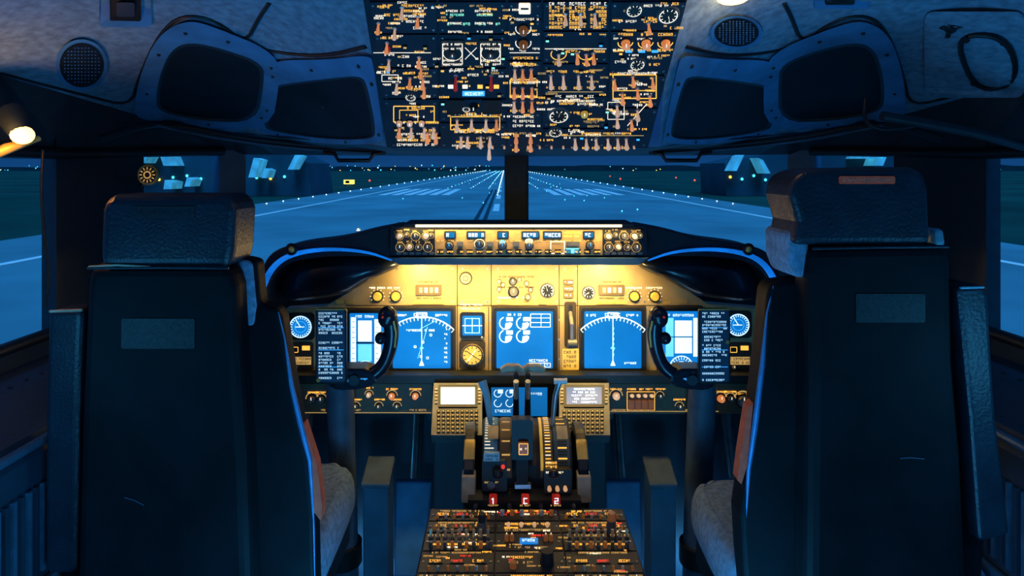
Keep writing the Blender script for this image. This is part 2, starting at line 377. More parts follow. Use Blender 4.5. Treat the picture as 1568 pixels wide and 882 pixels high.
# ---------------------------------------------------------------- walls, floor, windows
def room():
    f=MB(); f.box(-1.2,1.29,-.55,2.75,-.06,0,'floor_m'); f.finish('floor')
    plan=[(-1.2,-.55),(-1.2,1.72),(-1.13,1.97),(-1.0,2.27),(-.955,2.33),(XC,2.72)]
    sill=[1.0,1.0,1.05,1.08,1.08,1.08]
    for side,nm in ((0,'left'),(1,'right')):
        fn=mirror if side else (lambda p:Vector(p))
        b=MB()
        for i in range(len(plan)-1):
            if i==1: b.finish('wall_'+nm); b=MB()
            (x0,y0),(x1,y1)=plan[i],plan[i+1]
            A=[fn((x0,y0,0)),fn((x1,y1,0)),fn((x1,y1,sill[i+1])),fn((x0,y0,sill[i]))]
            B=[fn((x0*1.03,y0+.03,0)),fn((x1*1.03,y1+.03,0)),fn((x1*1.03,y1+.03,sill[i+1])),fn((x0*1.03,y0+.03,sill[i]))]
            if i==4: B=[fn((x0,y0+.04,0)),fn((x1,y1+.04,0)),fn((x1,y1+.04,1.08)),fn((x0,y0+.04,1.08))]
            b.prism(A,B,'wall_dark')
            if i==0:
                b.poly([fn(p) for p in ((-1.2,-.55,1.5),(-1.2,1.2,1.5),(-1.2,1.2,EYE+.22),(-1.2,-.55,EYE+.24))],'wall_dark')
                b.poly([fn(p) for p in ((-1.2,-.55,1),(-1.2,.75,1),(-1.2,.75,1.5),(-1.2,-.55,1.5))],'wall_dark')
        def post(a,c,t=.05,m='trim_dark',z0=.98,z1=1.56):
            d=(Vector(c)-Vector(a)).normalized(); nn=Vector((-d.y,d.x))*t
            q=[Vector(a),Vector(c),Vector(c)+nn,Vector(a)+nn]
            b.prism([fn((p.x,p.y,z1)) for p in q],[fn((p.x,p.y,z0)) for p in q],m)
        post((-1.19,1.70),(-1.115,1.98)); post((-1.0,2.25),(-.945,2.34),.04,'foot_grey')
        for zz in (1.02,1.49): 
            b.path([fn((-1.185,.8,zz)),fn((-1.185,1.72,zz)),fn((-1.12,1.97,zz+.01)),fn((-.99,2.25,zz+.02))],.016,'black',8)
        b.finish('wall_nose_'+nm)
        for k,(a,c,z0) in enumerate((((-1.2,.75),(-1.2,1.72),1.0),((-1.13,1.97),(-1.0,2.27),1.05),((-.955,2.33),(XC-.04,2.70),1.08))):
            b=MB(); b.poly([fn((a[0]-.0,a[1]+.01,z0)),fn((c[0],c[1]+.01,z0)),fn((c[0],c[1]+.01,1.5)),fn((a[0],a[1]+.01,1.5))],'glass'); b.finish('window_%d'%(k+1+3*side))
    b=MB(); b.box(-1.2,1.29,-.60,-.55,0,2.02,'wall_dark'); b.finish('wall_back')
    b=MB(); b.box(-.3,.39,-.55,-.52,0,1.9,'trim_dark'); b.tube((.3,-.52,1.0),(.3,-.47,1.0),.02,.02,'metal'); b.finish('door_1')
    b=MB(); b.box(.001,.099,2.60,2.74,1.05,1.53,'trim_dark'); b.finish('trim_windshield_post',bevel=.01)
    b=MB(); b.box(-.98,1.07,2.26,2.30,0,1.0,'wall_dark'); b.finish('wall_front')
    for s in (0,1):
        fn=mirror if s else (lambda p:Vector(p))
        E=empty('visor_rail'); b=MB(); y=2.17
        pts=[W(495,234,y),W(512,236,y),W(518,246,y),W(565,246,y),W(572,236,y),W(585,234,y)]
        b.path([fn(p) for p in pts],.007,'black',8); b.finish('handle',E)
        b=MB(); pts=[W(150,214,1.75),W(240,184,1.9),W(330,206,2.1),W(450,222,2.2),W(590,232,2.2)]
        b.path([fn(p) for p in chaikin([tuple(p) for p in pts],2,False)],.012,'trim_dark',8)
        pts=[W(240,192,1.88),W(330,212,2.08),W(450,228,2.18),W(580,236,2.18)]
        b.path([fn(p) for p in chaikin([tuple(p) for p in pts],2,False)],.004,'foot_grey',8); b.finish('rail',E)
    for s in (0,1):
        fn=mirror if s else (lambda p:Vector(p))
        b=MB()
        prof=[(-1.195,0.002),(-.96,0.002),(-.96,.86),(-.98,.90),(-1.1,.95),(-1.195,.96)]
        b.prism([fn((x,.5,z)) for x,z in prof],[fn((x,1.71,z)) for x,z in prof],'wall_dark')
        b.path([fn((-.962,.5,.885)),fn((-.962,1.71,.885))],.010,'console_edge',8)
        for k in range(26):
            y=1.02+.02*k; b.prism([fn((-.958,y,.62)),fn((-.958,y+.009,.62)),fn((-.958,y+.009,.80)),fn((-.958,y,.80))],[fn((-.95,y,.62)),fn((-.95,y+.009,.62)),fn((-.95,y+.009,.80)),fn((-.95,y,.80))],'console_edge' if k%2 else 'wall_dark')
        b.prism([fn((-.958,1.0,.55)),fn((-.958,1.5,.55)),fn((-.958,1.5,.60)),fn((-.958,1.0,.60))],[fn((-.945,1.0,.55)),fn((-.945,1.5,.55)),fn((-.945,1.5,.60)),fn((-.945,1.0,.60))],'foot_grey')
        for k in range(12):
            for q in range(4): b.ball(fn((-1.12+.04*q,1.1+.05*k,.952-.004*q-.012*q)),.006,'black',6,3)
        b.finish('side_console',bevel=.004)
room()

# ---------------------------------------------------------------- overhead panel
def overhead():
    f=Frame(225,1.54,0,1.197); b=MB()
    top=-260
    b.slab(f,[(592,226),(992,226),(1052,0),(1052+75,top),(555-50,top),(556,0)],-.03,0.0,'ovh_dark')
    h=.006
    cols=[((566,0),(668,0),(672,226),(598,226)),((672,0),(774,0),(774,226),(675,226)),((778,0),(828,0),(828,226),(777,226)),((832,0),(932,0),(926,226),(831,226)),((936,0),(1050,0),(990,226),(929,226))]
    for (a,c,d,e) in cols:
        cuts={0:[0,.22,.45,.66,1],1:[0,.22,.45,.66,.82,1],2:[0,.12,.40,.74,1],3:[0,.2,.42,.64,.86,1],4:[0,.2,.5,.72,1]}[cols.index((a,c,d,e))]
        for k in range(len(cuts)-1):
            t0=cuts[k]+.006;t1=cuts[k+1]-.006
            L=lambda p,q,t:(p[0]+(q[0]-p[0])*t,p[1]+(q[1]-p[1])*t)
            q=[L(a,e,t0),L(c,d,t0),L(c,d,t1),L(a,e,t1)]
            b.slab(f,q,0,h-.001,'ovh_sub')
            for (x,y) in q:
                cx=sum(p[0] for p in q)/4; cy=sum(p[1] for p in q)/4
                b.screw(f,x+(5 if x<cx else -5),y+(5 if y<cy else -5),h-.001)
    def T(u,v,w=22,m='t_white',s=3.6): b.txt(f,u,v,w,s*1.08,h,m)
    def tg(u,v,m=None,lab=True):
        b.toggle(fr,u,v,m or ('tog' if R()<.65 else 'tog_w'),L=9,hh=.018)
        if lab:
            T(u,v-7,14,'t_white' if R()<.4 else 't_amber',3.2)
            T(u,v+15,12,'t_amber' if R()<.6 else 't_dim',3)
    class FF:
        def __init__(s,f,o): s.f=f;s.o=o
        def Y(s,v): return s.f.Y(v)
        def pt(s,u,v,hh=0): return s.f.pt(u,v,hh+s.o)
        def off(s,u,v,a,c,hh=0): return s.f.off(u,v,a,c,hh+s.o)
    fr=FF(f,h-.001)
    def gg(u,v,r,**k): b.gauge(fr,u,v,r,**k)
    # column A
    for u,v in ((580,32),(605,40),(593,62),(616,8),(640,22)): tg(u,v)
    for v in (6,14,22,30): T(632,v,34,'t_amber' if v<16 else 't_white')
    T(645,40,24); T(600,20,30,'t_amber'); T(590,8,24,'t_amber',4)
    b.disc(fr,594,71,4,0,.012,'red')
    b.ln(f,572,78,660,78,1,h,'t_white')
    for u,v in ((596,88),(642,84),(645,100)): tg(u,v)
    T(620,84,20); T(620,98,22,'t_white'); T(590,108,24)
    b.obox(f,585,112,610,122,1,h,'t_white')
    for u,v in ((628,116),(648,117),(608,124),(650,130)): tg(u,v)
    T(605,117,20); gg(629,145,8); T(608,140,14); T(655,145,18)
    b.obox(f,603,160,665,184,1.4,h,'t_amber'); b.obox(f,612,166,640,184,1,h,'t_amber'); T(635,163,30,'t_amber')
    for u in (612,628,646): b.knob(fr,u,184,4.5,'tog_w',.012)
    for u in (612,630,650,664): tg(u,192)
    for v in (203,212,219): T(638,v,60,'t_white' if v!=212 else 't_amber',3.4)
    for u in (655,668): tg(u,200,lab=False)
    # column B
    for v,m in ((14,'t_white'),(20,'t_green'),(33,'t_white'),(46,'t_white')):
        for u in (696,740): T(u,v,26,m,3.2)
    for u in (690,714,738,760): b.rc(f,u-7,30,u+7,38,h-.0005,'black'); T(u,34,10,'t_green',4)
    for cx in (692,750):
        b.rrc(fr,cx-17,58,cx+19,97,3,0,.003,'black')
        b.ring(fr,cx+1,78,14,15,.0035,'t_white',150,390); b.knob(fr,cx+1,78,5,'knob_grey',.014)
        for v in (63,70,88,94): b.txt(f,cx+1,v,28,3.2,h+.004,'t_white')
        b.ln(f,cx-14,62,cx-14,94,1.2,h+.004,'t_white'); b.ln(f,cx+16,62,cx+16,94,1.2,h+.004,'t_white')
    b.ln(f,712,70,730,88,1,h,'t_white'); b.ln(f,712,88,730,70,1,h,'t_white'); T(721,64,16,'t_amber',3)
    for u in (698,752): b.toggle(fr,u,112,'red',14,.02); T(u,106,20)
    T(725,112,18); T(700,104,20)
    for u in (690,712,735,760): b.rc(f,u-4,127,u+4,133,h,'t_amber' if u>720 else 't_white')
    b.rc(f,708,136,742,144,h+.001,'t_blue'); b.txt(f,725,140,26,4.5,h+.002,'t_white')
    b.rrc(fr,684,150,712,172,4,0,.003,'black'); b.rrc(fr,738,150,768,172,4,0,.003,'black')
    T(698,157,20); T(753,157,22); b.knob(fr,725,160,6,'black'); gg(714,163,6)
    b.obox(f,690,176,765,196,1.2,h,'t_amber')
    for u in (700,722,744,760): tg(u,180)
    for u in (706,716,736,750): tg(u,206,'tog_w')
    T(726,199,60,'t_amber',4); T(726,172,40,'t_amber',4)
    b.toggle(fr,749,218,'tog_w',14,.02); T(705,221,26)
    # column C
    b.rrc(fr,794,2,812,18,2,0,.003,'t_white'); b.rc(fr,797,8,809,11,.0035,'black')
    T(802,27,44); 
    for v in (41,63):
        b.knob(fr,801,v,7,'knob_brown',.016); b.ring(f,801,v,11,12.4,h,'t_white',160,380); T(783,v+9,10,'t_white',3);T(820,v+9,10,'t_white',3)
    b.ln(f,780,78,826,78,1,h,'t_white'); T(802,86,40,'t_amber'); T(802,95,36,'t_amber')
    for u in (788,800,813): tg(u,103)
    T(802,122,44,'t_amber'); 
    for u in (787,800,814): tg(u,131); tg(u,152)
    b.obox(f,781,119,822,146,1,h,'t_amber')
    for v in (176,183,190): T(802,v,34,'t_white',3.4)
    for u in (790,812): tg(u,200,lab=False); tg(u,212)
    # column D
    for i,v in enumerate(range(3,42,6)):
        for u in (853,884,916): T(u,v,25,'t_amber' if i>0 else 't_white',4.4)
    for u in (865,888,910): tg(u,18,'tog_w',lab=False)
    b.ln(f,834,72,928,72,1,h,'t_white')
    for u in (855,897): 
        tg(u,80); b.ring(f,u,80,11,12.4,h,'t_amber',150,390); T(u+20,76,16,'t_amber')
    for u in (883,908): tg(u,78,lab=False)
    for u in (843,862,885,905): b.toggle(fr,u,112,'tog_w',13,.018); T(u,107,15,'t_amber'); T(u,132,14,'t_amber')
    b.ln(f,838,138,924,138,1,h,'t_dim')
    T(880,145,60,'t_white',3.4); T(875,152,70,'t_white',3.2)
    gg(855,174,15); b.knob(fr,894,170,6,'knob_yellow',.012); T(897,157,26); T(905,184,24,'t_dim')
    gg(850,199,10); T(880,197,20,'t_white'); T(908,204,24)
    # column E
    gg(970,12,12); gg(1022,20,15); T(1010,6,50,'t_white'); T(995,30,20,'t_amber'); T(960,30,26,'t_white');
    T(1025,3,28,'t_amber'); tg(992,32); T(1035,40,20,'t_amber')
    for u in (957,988,1018):
        T(u,50,22,'t_amber',4); b.knob(fr,u,62,7,'tog',.016); T(u,74,24,'t_amber'); b.ring(f,u,62,10.5,12,h,'t_amber',180,360)
    for u in (962,982,1002): b.rc(f,u-5,74,u+5,78,h,'t_blue')
    gg(975,95,11); T(950,92,18); T(1002,96,18,'t_amber'); T(975,110,60,'t_white')
    b.obox(f,938,112,1004,148,1.4,h,'t_amber'); b.ln(f,938,136,1004,136,1.2,h,'t_amber')
    for u,v in ((940,118),(968,113),(998,116),(952,140),(975,132),(994,143)): tg(u,v)
    b.obox(f,930,154,955,180,1,h,'t_white')
    for u,v in ((944,158),(944,176),(966,180),(975,165)): tg(u,v)
    b.ln(f,960,190,990,156,1.2,h,'t_white'); b.ln(f,975,156,975,190,1.2,h,'t_white')
    for u in (880,897,912,930,945,958): tg(u,209,'tog_w')
    b.ln(f,835,205,985,205,1,h,'t_dim')
    for k in range(170):
        v=5+R()*212; l=570+(v/226)*30; r=1045-(v/226)*55; u=l+R()*(r-l-8)
        T(u,v,8+R()*16,random.choice(['t_white','t_dim','t_amber','t_amber']),2.7)
    for k in range(46):
        v=12+R()*200; l=575+(v/226)*30; r=1040-(v/226)*55; u=l+R()*(r-l-8)
        b.rc(fr,u-3.4,v-2.2,u+3.4,v+2.2,.004,'black',0); b.rc(fr,u-2.4,v-1.4,u+2.4,v+1.4,.0045,random.choice(['t_amber','t_dim','t_dim','t_blue','t_green']))
    for u in range(700,985,18): b.disc(f,u,222,1.6,0,.012,'tog_w' if u%36 else 'tog',n=8)
    b.finish('overhead_panel')
overhead()

# ---------------------------------------------------------------- glareshield
def glareshield():
    E=empty('glareshield')
    b=MB()
    for s in (0,1):
        fn=mirror if s else (lambda p:Vector(p))
        Y=1.86
        out=[(610,345),(560,354),(520,366),(450,374),(418,384),(402,406),(394,440),(388,474)]
        inn=[(404,474),(410,440),(424,414),(448,400),(500,393),(560,392),(610,396)]
        P=chaikin(out,2,False)+chaikin(inn,2,False)
        b.prism([fn(W(u,v,Y)) for u,v in P],[fn(W(u,v,Y)+Vector((0,.13,0))) for u,v in P],'hood')
    b.finish('hood',E,bevel=.006)
    b=MB()
    for s in (0,1):
        fn=mirror if s else (lambda p:Vector(p))
        Y=1.848
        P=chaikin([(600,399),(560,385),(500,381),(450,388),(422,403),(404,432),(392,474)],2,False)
        b.path([fn(W(u,v,Y)) for u,v in P],[.002+.010*(i/len(P)) for i in range(len(P))],'hood_rim',8)  # glowing tube drawn as the hood's blue edge highlight
        b.ball(fn(W(446,382,1.84)),(.018,.012,.018),'hood'); b.ball(fn(W(446,382,1.828)),(.009,.006,.009),'brass')
        P=chaikin([(412,450),(420,415),(450,396),(510,388),(580,392),(610,402),(604,416),(560,434),(525,456),(470,466),(425,468)],2)
        c=(505,428)
        rings=[]
        for k,(sc_,dy) in enumerate(((1,.07),(.93,.035),(.75,.012),(.45,.0),(.1,-.004))):
            rings.append([fn(W(c[0]+(u-c[0])*sc_,c[1]+(v-c[1])*sc_,1.91)+Vector((0,dy,0))) for u,v in P])
        b.rings(rings,'black_gloss',True,True)
    b.finish('hood_bowls',E)
    b=MB(); f=V(1.80)
    b.slab(f,[(598,346),(990,346),(992,396),(596,396)],-.12,0,'hood')
    b.slab(f,[(596,394),(992,394),(976,405),(612,405)],-.12,.012,'foot_grey')
    b.slab(f,[(620,341),(968,341),(968,345),(620,345)],-.1,.026,'hood')
    b.finish('mode_panel_case',E,bevel=.002)
    b=MB(); h=.004
    b.slab(f,[(603,352),(985,352),(985,391),(603,391)],0,.003,'mcp_face')
    for u0,u1 in ((603,666),(922,985)):
        b.rc(f,u0,352,u1,391,.0042,'hood',.003)
    f1=V(1.7955)
    fs=V(1.765); b.rc(fs,636,344.5,952,348.0,.001,'striplamp',-.004)
    for (u0,u1) in ((682,696),(716,741),(763,777),(800,824),(833,858),(894,908)):
        b.rrc(f1,u0-2,354,u1+2,366,1.5,0,.002,'black'); b.rc(f1,u0,356,u1,364,.003,'scr_lo'); b.txt(f1,(u0+u1)/2,360,u1-u0-3,5.5,.0035,'scr_w')
    for u in (688,734,769,810,903): b.knob(f1,u,376 if u!=734 else 374,5.5,'knob_grey',.016,'t_blue')
    b.disc(f1,734,374,8.5,0,.003,'white',7.5); b.disc(f1,734,374,5,.003,.012,'knob_grey')
    b.disc(f1,810,371,6.5,0,.005,'white',5); b.disc(f1,769,372,4.5,0,.006,'scr_c')
    b.obox(f1,843,370,864,388,1.2,.002,'t_white'); b.rc(f1,866,380,886,388,.003,'scr_c')
    for u in range(674,922,15):
        b.rrc(f1,u-5,382,u+5,389,1,0,.003,'black'); b.txt(f1,u,385.5,8,2.6,.0035,'t_amber')
        b.txt(f1,u,369,11,2.6,.0006,'t_dim')
    for u in (704,750,790,872,882): b.rrc(f1,u-5,370,u+5,377,1,0,.003,'knob_grey'); b.txt(f1,u,356,10,3,.0006,'t_amber')
    b.txt(f1,876,357,26,3,.0006,'t_amber'); b.txt(f1,876,362,26,3,.0006,'t_amber')
    for base in (603,922):
        for k,(du,dv,r) in enumerate(((9,362,4),(20,360,2.5),(33,362,5),(49,362,4.5),(57,361,3),(10,379,5),(24,378,4),(38,379,3.5),(52,379,5))):
            b.knob(f1,base+du,dv,r,'tog_w' if k%3==0 else 'knob_grey',.014); b.txt(f1,base+du,dv-8,9,2.4,.0006,'t_dim'); b.ring(f1,base+du,dv,r*1.35,r*1.5,.001,'t_dim')
        for k in range(6): b.rrc(f1,base+4+k*10,386,base+11+k*10,390,1,0,.004,'knob_grey')
    b.finish('mode_panel_face',E)
glareshield()

# ---------------------------------------------------------------- main instrument panel
def nd(b,f,u0,v0,u1,v1,kind):
    h=.006
    b.rrc(f,u0-8,v0-8,u1+8,v1+8,3,0,.005,'panel_seam'); b.rrc(f,u0-5,v0-5,u1+5,v1+5,4,.005,.008,'black')
    b.rrc(f,u0,v0,u1,v1,2,.008,.0085,'scr'); h=.0092
    w=u1-u0; cx=(u0+u1)/2
    if kind=='nd':
        b.ring(f,cx,v1-8,70,71.6,h,'scr_w',226,314); b.ticks(f,cx,v1-8,65,70,19,1,h,'scr_w',226,314)
        b.ln(f,cx,v0+10,cx,v1-10,1.2,h,'scr_w')
        b.poly([f.pt(cx-4,v1-4,h),f.pt(cx,v1-14,h),f.pt(cx+4,v1-4,h)],'scr_w')
        b.txt(f,cx,v0+5,24,4.5,h,'scr_w'); b.obox(f,cx-8,v0+2,cx+8,v0+10,1,h,'scr_w')
        b.txt(f,u0+12,v0+6,18,3.5,h,'scr_w'); b.txt(f,u1-14,v0+6,18,3.5,h,'scr_w')
        b.poly([f.pt(cx-4,v1-30,h),f.pt(cx,v1-35,h),f.pt(cx+4,v1-30,h)],'scr_c')
        return cx
    if kind=='eng':
        for (x,y) in ((u0+14,v0+18),(u0+40,v0+18),(u0+14,v0+38),(u0+40,v0+38)):
            b.ring(f,x,y,8.5,10,h,'scr_w',0,250); b.add([f.off(x,y,0,0,h)]+[f.off(x,y,8*math.cos(t),8*math.sin(t),h) for t in [math.radians(a) for a in range(-10,110,12)]],[[0,k,k+1] for k in range(1,10)],'scr_w'); b.rc(f,x+1,y-9,x+11,y-3,h,'scr_w')
        b.txt(f,u0+27,v0+5,20,3.5,h,'scr_w')
        b.obox(f,u0+52,v0+4,u1-4,v0+24,1,h,'scr_w')
        for k in (10,17): b.ln(f,u0+52,v0+k,u1-4,v0+k,.9,h,'scr_w')
        b.ln(f,u0+68,v0+4,u0+68,v0+24,.9,h,'scr_w')
        b.txt(f,u0+66,v1-12,32,4,h,'scr_w'); b.obox(f,u0+50,v1-8,u1-4,v1-2,1,h,'scr_w'); b.txt(f,u0+66,v1-5,30,4,h,'scr_w')
def main_panel():
    E=empty('instrument_panel')
    b=MB(); f=V(2.0)
    P=[(436,474),(498,470),(606,404),(992,404),(1084,466),(1170,474),(1172,580),(1145,596),(460,596),(440,580)]
    b.slab(f,P,-.05,0,'panel')
    b.finish('panel_plate',E)
    b=MB()
    for s in ((700,406,700,470),(752,406,752,470),(856,406,856,575),(884,406,884,575),(700,470,700,572),(748,470,748,572),(612,468,1070,468),(530,468,612,468)): b.ln(f,*s,1.4,.001,'panel_seam')
    for u in (606,690,706,744,760,850,862,880,892,985):
        for v in (412,462): b.screw(f,u+2,v)
    for (a,k) in (((602,476,690,563),'nd'),((760,476,846,563),'eng'),((894,476,981,563),'nd')): nd(b,f,*a,k)
    nd(b,f,536,479,588,566,''); nd(b,f,1013,476,1068,562,'')
    h=.0092
    b.ln(f,655,500,640,548,1,h,'scr_c'); b.ln(f,640,505,668,490,1,h,'scr_c'); b.txt(f,645,505,45,3.5,h,'scr_w')
    for k in range(9): b.txt(f,683,497+k*7,5,3,h,'scr_w')
    for (x,y) in ((648,523),(645,545),(636,530),(655,547),(660,512)): b.obox(f,x-1.5,y-1.5,x+1.5,y+1.5,.9,h,'scr_w')
    for k in range(6): b.rc(f,936.8,500+k*8,939.2,504+k*8,h,'t_green')
    b.txt(f,965,555,20,3.5,h,'scr_w')
    # left PFD
    b.rc(f,538,485,546,560,h,'scr_w'); b.rc(f,549,490,570,522,h,'scr_w'); b.rc(f,549,526,570,552,h,'scr_c'); b.rc(f,574,488,584,556,h,'scr_w')
    b.txt(f,560,484,30,4,h,'scr_w'); b.ring(f,560,566,14,15,h,'scr_w',190,350); b.ln(f,546,524,574,524,2,h,'black')
    for k in range(8): b.ln(f,576,492+k*8,580,492+k*8,1,h+.0005,'scr'); b.ln(f,540,492+k*8,544,492+k*8,1,h+.0005,'scr')
    # right PFD
    b.rc(f,1018,486,1030,545,h,'scr_c'); b.rc(f,1032,490,1058,514,h,'scr_w'); b.rc(f,1032,516,1058,540,h,'scr_w'); b.rc(f,1060,486,1067,545,h,'scr_w')
    b.ln(f,1018,515,1060,515,1.6,h+.0005,'scr_lo'); b.txt(f,1042,482,40,4,h,'scr_w')
    b.ring(f,1042,562,17,18.5,h,'scr_w',200,340); b.ring(f,1042,562,9,10,h,'scr_w',200,340); b.ticks(f,1042,562,12,17,9,1,h,'scr_w',205,335)
    # standby instruments
    b.rrc(f,704,478,742,518,4,0,.006,'black'); b.rrc(f,708,483,738,513,2,.006,.007,'scr'); b.ln(f,708,498,738,498,1.5,.008,'scr_w'); b.obox(f,712,487,734,509,1,.008,'t_green'); b.ln(f,723,486,723,510,1,.008,'t_green'); b.knob(f,738,516,2.5,'knob_grey',.012)
    b.rrc(f,703,522,743,564,4,0,.006,'panel_seam'); b.disc(f,723,543,17,.006,.009,'brass'); b.disc(f,723,543,14.5,.009,.0095,'knob_yellow')
    b.ticks(f,723,543,10,14,12,1.2,.0102,'black'); b.ring(f,723,543,14.5,16.5,.0102,'black'); b.ln(f,716,552,729,534,1.5,.0105,'t_white'); b.ln(f,714,536,731,548,1.2,.0105,'black')
    for u,v in ((461,500),(1129,497)):
        b.rrc(f,u-21,v-21,u+21,v+20,6,0,.005,'black'); b.disc(f,u,v,17,.005,.007,'scr'); b.ring(f,u,v,15.5,17,.0078,'scr_w'); b.ticks(f,u,v,12,15.5,24,1,.0078,'scr_w'); b.ring(f,u,v,8,9,.0078,'t_blue'); b.ln(f,u,v,u-7,v-11,1.4,.008,'scr_w'); b.ln(f,u-8,v,u+6,v,1.4,.008,'scr_w')
    for u in (461,1131):
        b.rrc(f,u-21,524,u+19,566,3,0,.004,'panel_seam'); b.rc(f,u-16,530,u-2,540,.005,'black'); b.rc(f,u+2,529,u+14,536,.005,'t_amber'); b.obox(f,u-14,531,u-4,539,1,.006,'t_amber')
        b.rc(f,u-18,546,u+16,558,.005,'t_dim'); b.txt(f,u,549,30,3.5,.006,'black'); b.txt(f,u,555,30,3.5,.006,'black'); b.knob(f,u-8,562,3,'beige',.01)
    for u in (578,606,971,1002):
        b.txt(f,u,441,26,2.8,.001,'t_white'); b.disc(f,u,454,9,0,.004,'panel_seam'); b.disc(f,u,454,7,.004,.013,'knob_yellow',5.5); b.ticks(f,u,454,9.5,11.5,9,1,.001,'t_white',150,390)
    for u in (656,936):
        b.rrc(f,u-20,436,u+20,452,2,0,.004,'panel_low')
        for k in range(4): b.rc(f,u-14+k*8,440,u-9+k*8,448,.006,'white' if k%2 else 'beige')
        b.txt(f,u,432,30,2.6,.001,'panel_seam'); b.txt(f,u,457,36,2.6,.001,'panel_seam')
        b.rc(f,u-24,462,u+24,466,.003,'brass')
    b.disc(f,713,426,10,0,.004,'panel_seam'); b.disc(f,713,426,8,.004,.008,'beige'); b.ring(f,713,426,3,4,.009,'panel_seam'); b.txt(f,721,467,34,3,.001,'t_white'); b.txt(f,721,473,30,3,.001,'t_white')
    for (u,v,r) in ((764,431,3),(764,443,3),(785,431,5),(786,447,7),(770,436,3),(806,434,3.5),(812,444,3),(808,455,4),(795,428,3)):
        b.knob(f,u,v,r,'knob_grey' if r>4 else 'beige',.012,'t_white')
    for v in (424,440,456): b.txt(f,790,v,56,2.6,.001,'panel_seam' if v!=456 else 't_white')
    b.gauge(f,838,445,10,'black','t_white'); b.gauge(f,901,448,9,'black','t_white')
    for v in (432,442,452): b.rrc(f,862,v-4,878,v+4,1,0,.005,'panel_low'); b.txt(f,870,v,12,3,.0055,'t_white')
    # gear lever
    b.rrc(f,864,462,882,532,4,0,.004,'panel_seam'); b.rc(f,870,466,876,528,.005,'black')
    b.tube(f.pt(873,478,0),f.pt(873,492,.05),.006,.006,'metal'); b.tube(f.pt(867,520,.05),f.pt(880,520,.05),.014,.014,'knob_grey',14); b.tube(f.pt(873,490,.05),f.pt(873,520,.05),.006,.006,'metal')
    b.rrc(f,861,534,886,566,2,0,.004,'knob_yellow')
    for v in (539,546,553,560): b.txt(f,873,v,20,4.4,.005,'black')
    for u,v in ((536,462),(520,462),(1020,462),(1045,462),(770,463),(830,463)): b.rrc(f,u-6,v-3,u+6,v+3,1,0,.003,'brass')
    for u in (568,594,622,650,678,724,800,838,905,930,960,985): b.txt(f,u,472,18,2.4,.0011,'t_dim')
    for u in (697,751,855,889): 
        for v in (490,520,550): b.screw(f,u,v)
    b.finish('instruments',E)
    b=MB(); f2=V(1.965)
    b.slab(f2,[(448,572),(1166,572),(1168,584),(448,584)],-.03,.02,'black')
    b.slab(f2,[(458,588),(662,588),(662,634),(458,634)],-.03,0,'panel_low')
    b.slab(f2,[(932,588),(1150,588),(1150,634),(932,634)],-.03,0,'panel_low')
    b.slab(f2,[(655,584),(940,584),(940,646),(655,646)],-.05,-.02,'black')
    b.rrc(f2,744,588,846,644,3,-.02,-.004,'black'); b.rc(f2,752,594,838,638,-.003,'scr_lo')
    for x in (762,780): b.ring(f2,x,603,5,6.2,-.002,'scr_w',0,250); b.rc(f2,x,597,x+8,603,-.002,'scr_w'); b.ring(f2,x,618,5,6.2,-.002,'scr_w',0,250)
    b.txt(f2,820,604,22,4,-.002,'scr_w'); b.txt(f2,770,630,24,4,-.002,'scr_w')
    for (u,v,r,m) in ((478,611,6,'knob_grey'),(492,611,5,'knob_grey'),(600,606,5,'tog'),(636,606,5,'tog'),(565,604,4,'tog_w'),(580,622,4,'knob_grey'),(608,622,4,'knob_grey'),(545,622,4,'knob_grey'),(943,606,6,'tog_w'),(1103,610,6,'tog'),(1118,610,5,'knob_grey'),(1137,614,9,'metal'),(1040,622,4,'knob_grey'),(1010,606,4,'knob_grey')):
        b.knob(f2,u,v,r,m,.014); b.txt(f2,u,v-10,18,2.6,.001,'t_amber'); b.ring(f2,u,v,r*1.5,r*1.75,.001,'t_dim',180,360)
    for u in (966,976,986,996):
        b.rc(f2,u-4,612,u+4,626,.012,'knob_brown',0); b.tube(f2.pt(u,606,0),f2.pt(u,603,.02),.004,.006,'tog_w',8)
    b.obox(f2,960,600,1002,628,1,.001,'t_amber'); b.txt(f2,980,596,40,2.6,.001,'t_amber')
    for u in (500,540,640,950,1060): b.txt(f2,u,628,26,2.6,.001,'t_dim')
    b.ln(f2,460,632,660,632,1,.001,'t_dim'); b.ln(f2,934,630,1100,630,1,.001,'t_dim')
    b.finish('lower_panel',E)
main_panel()

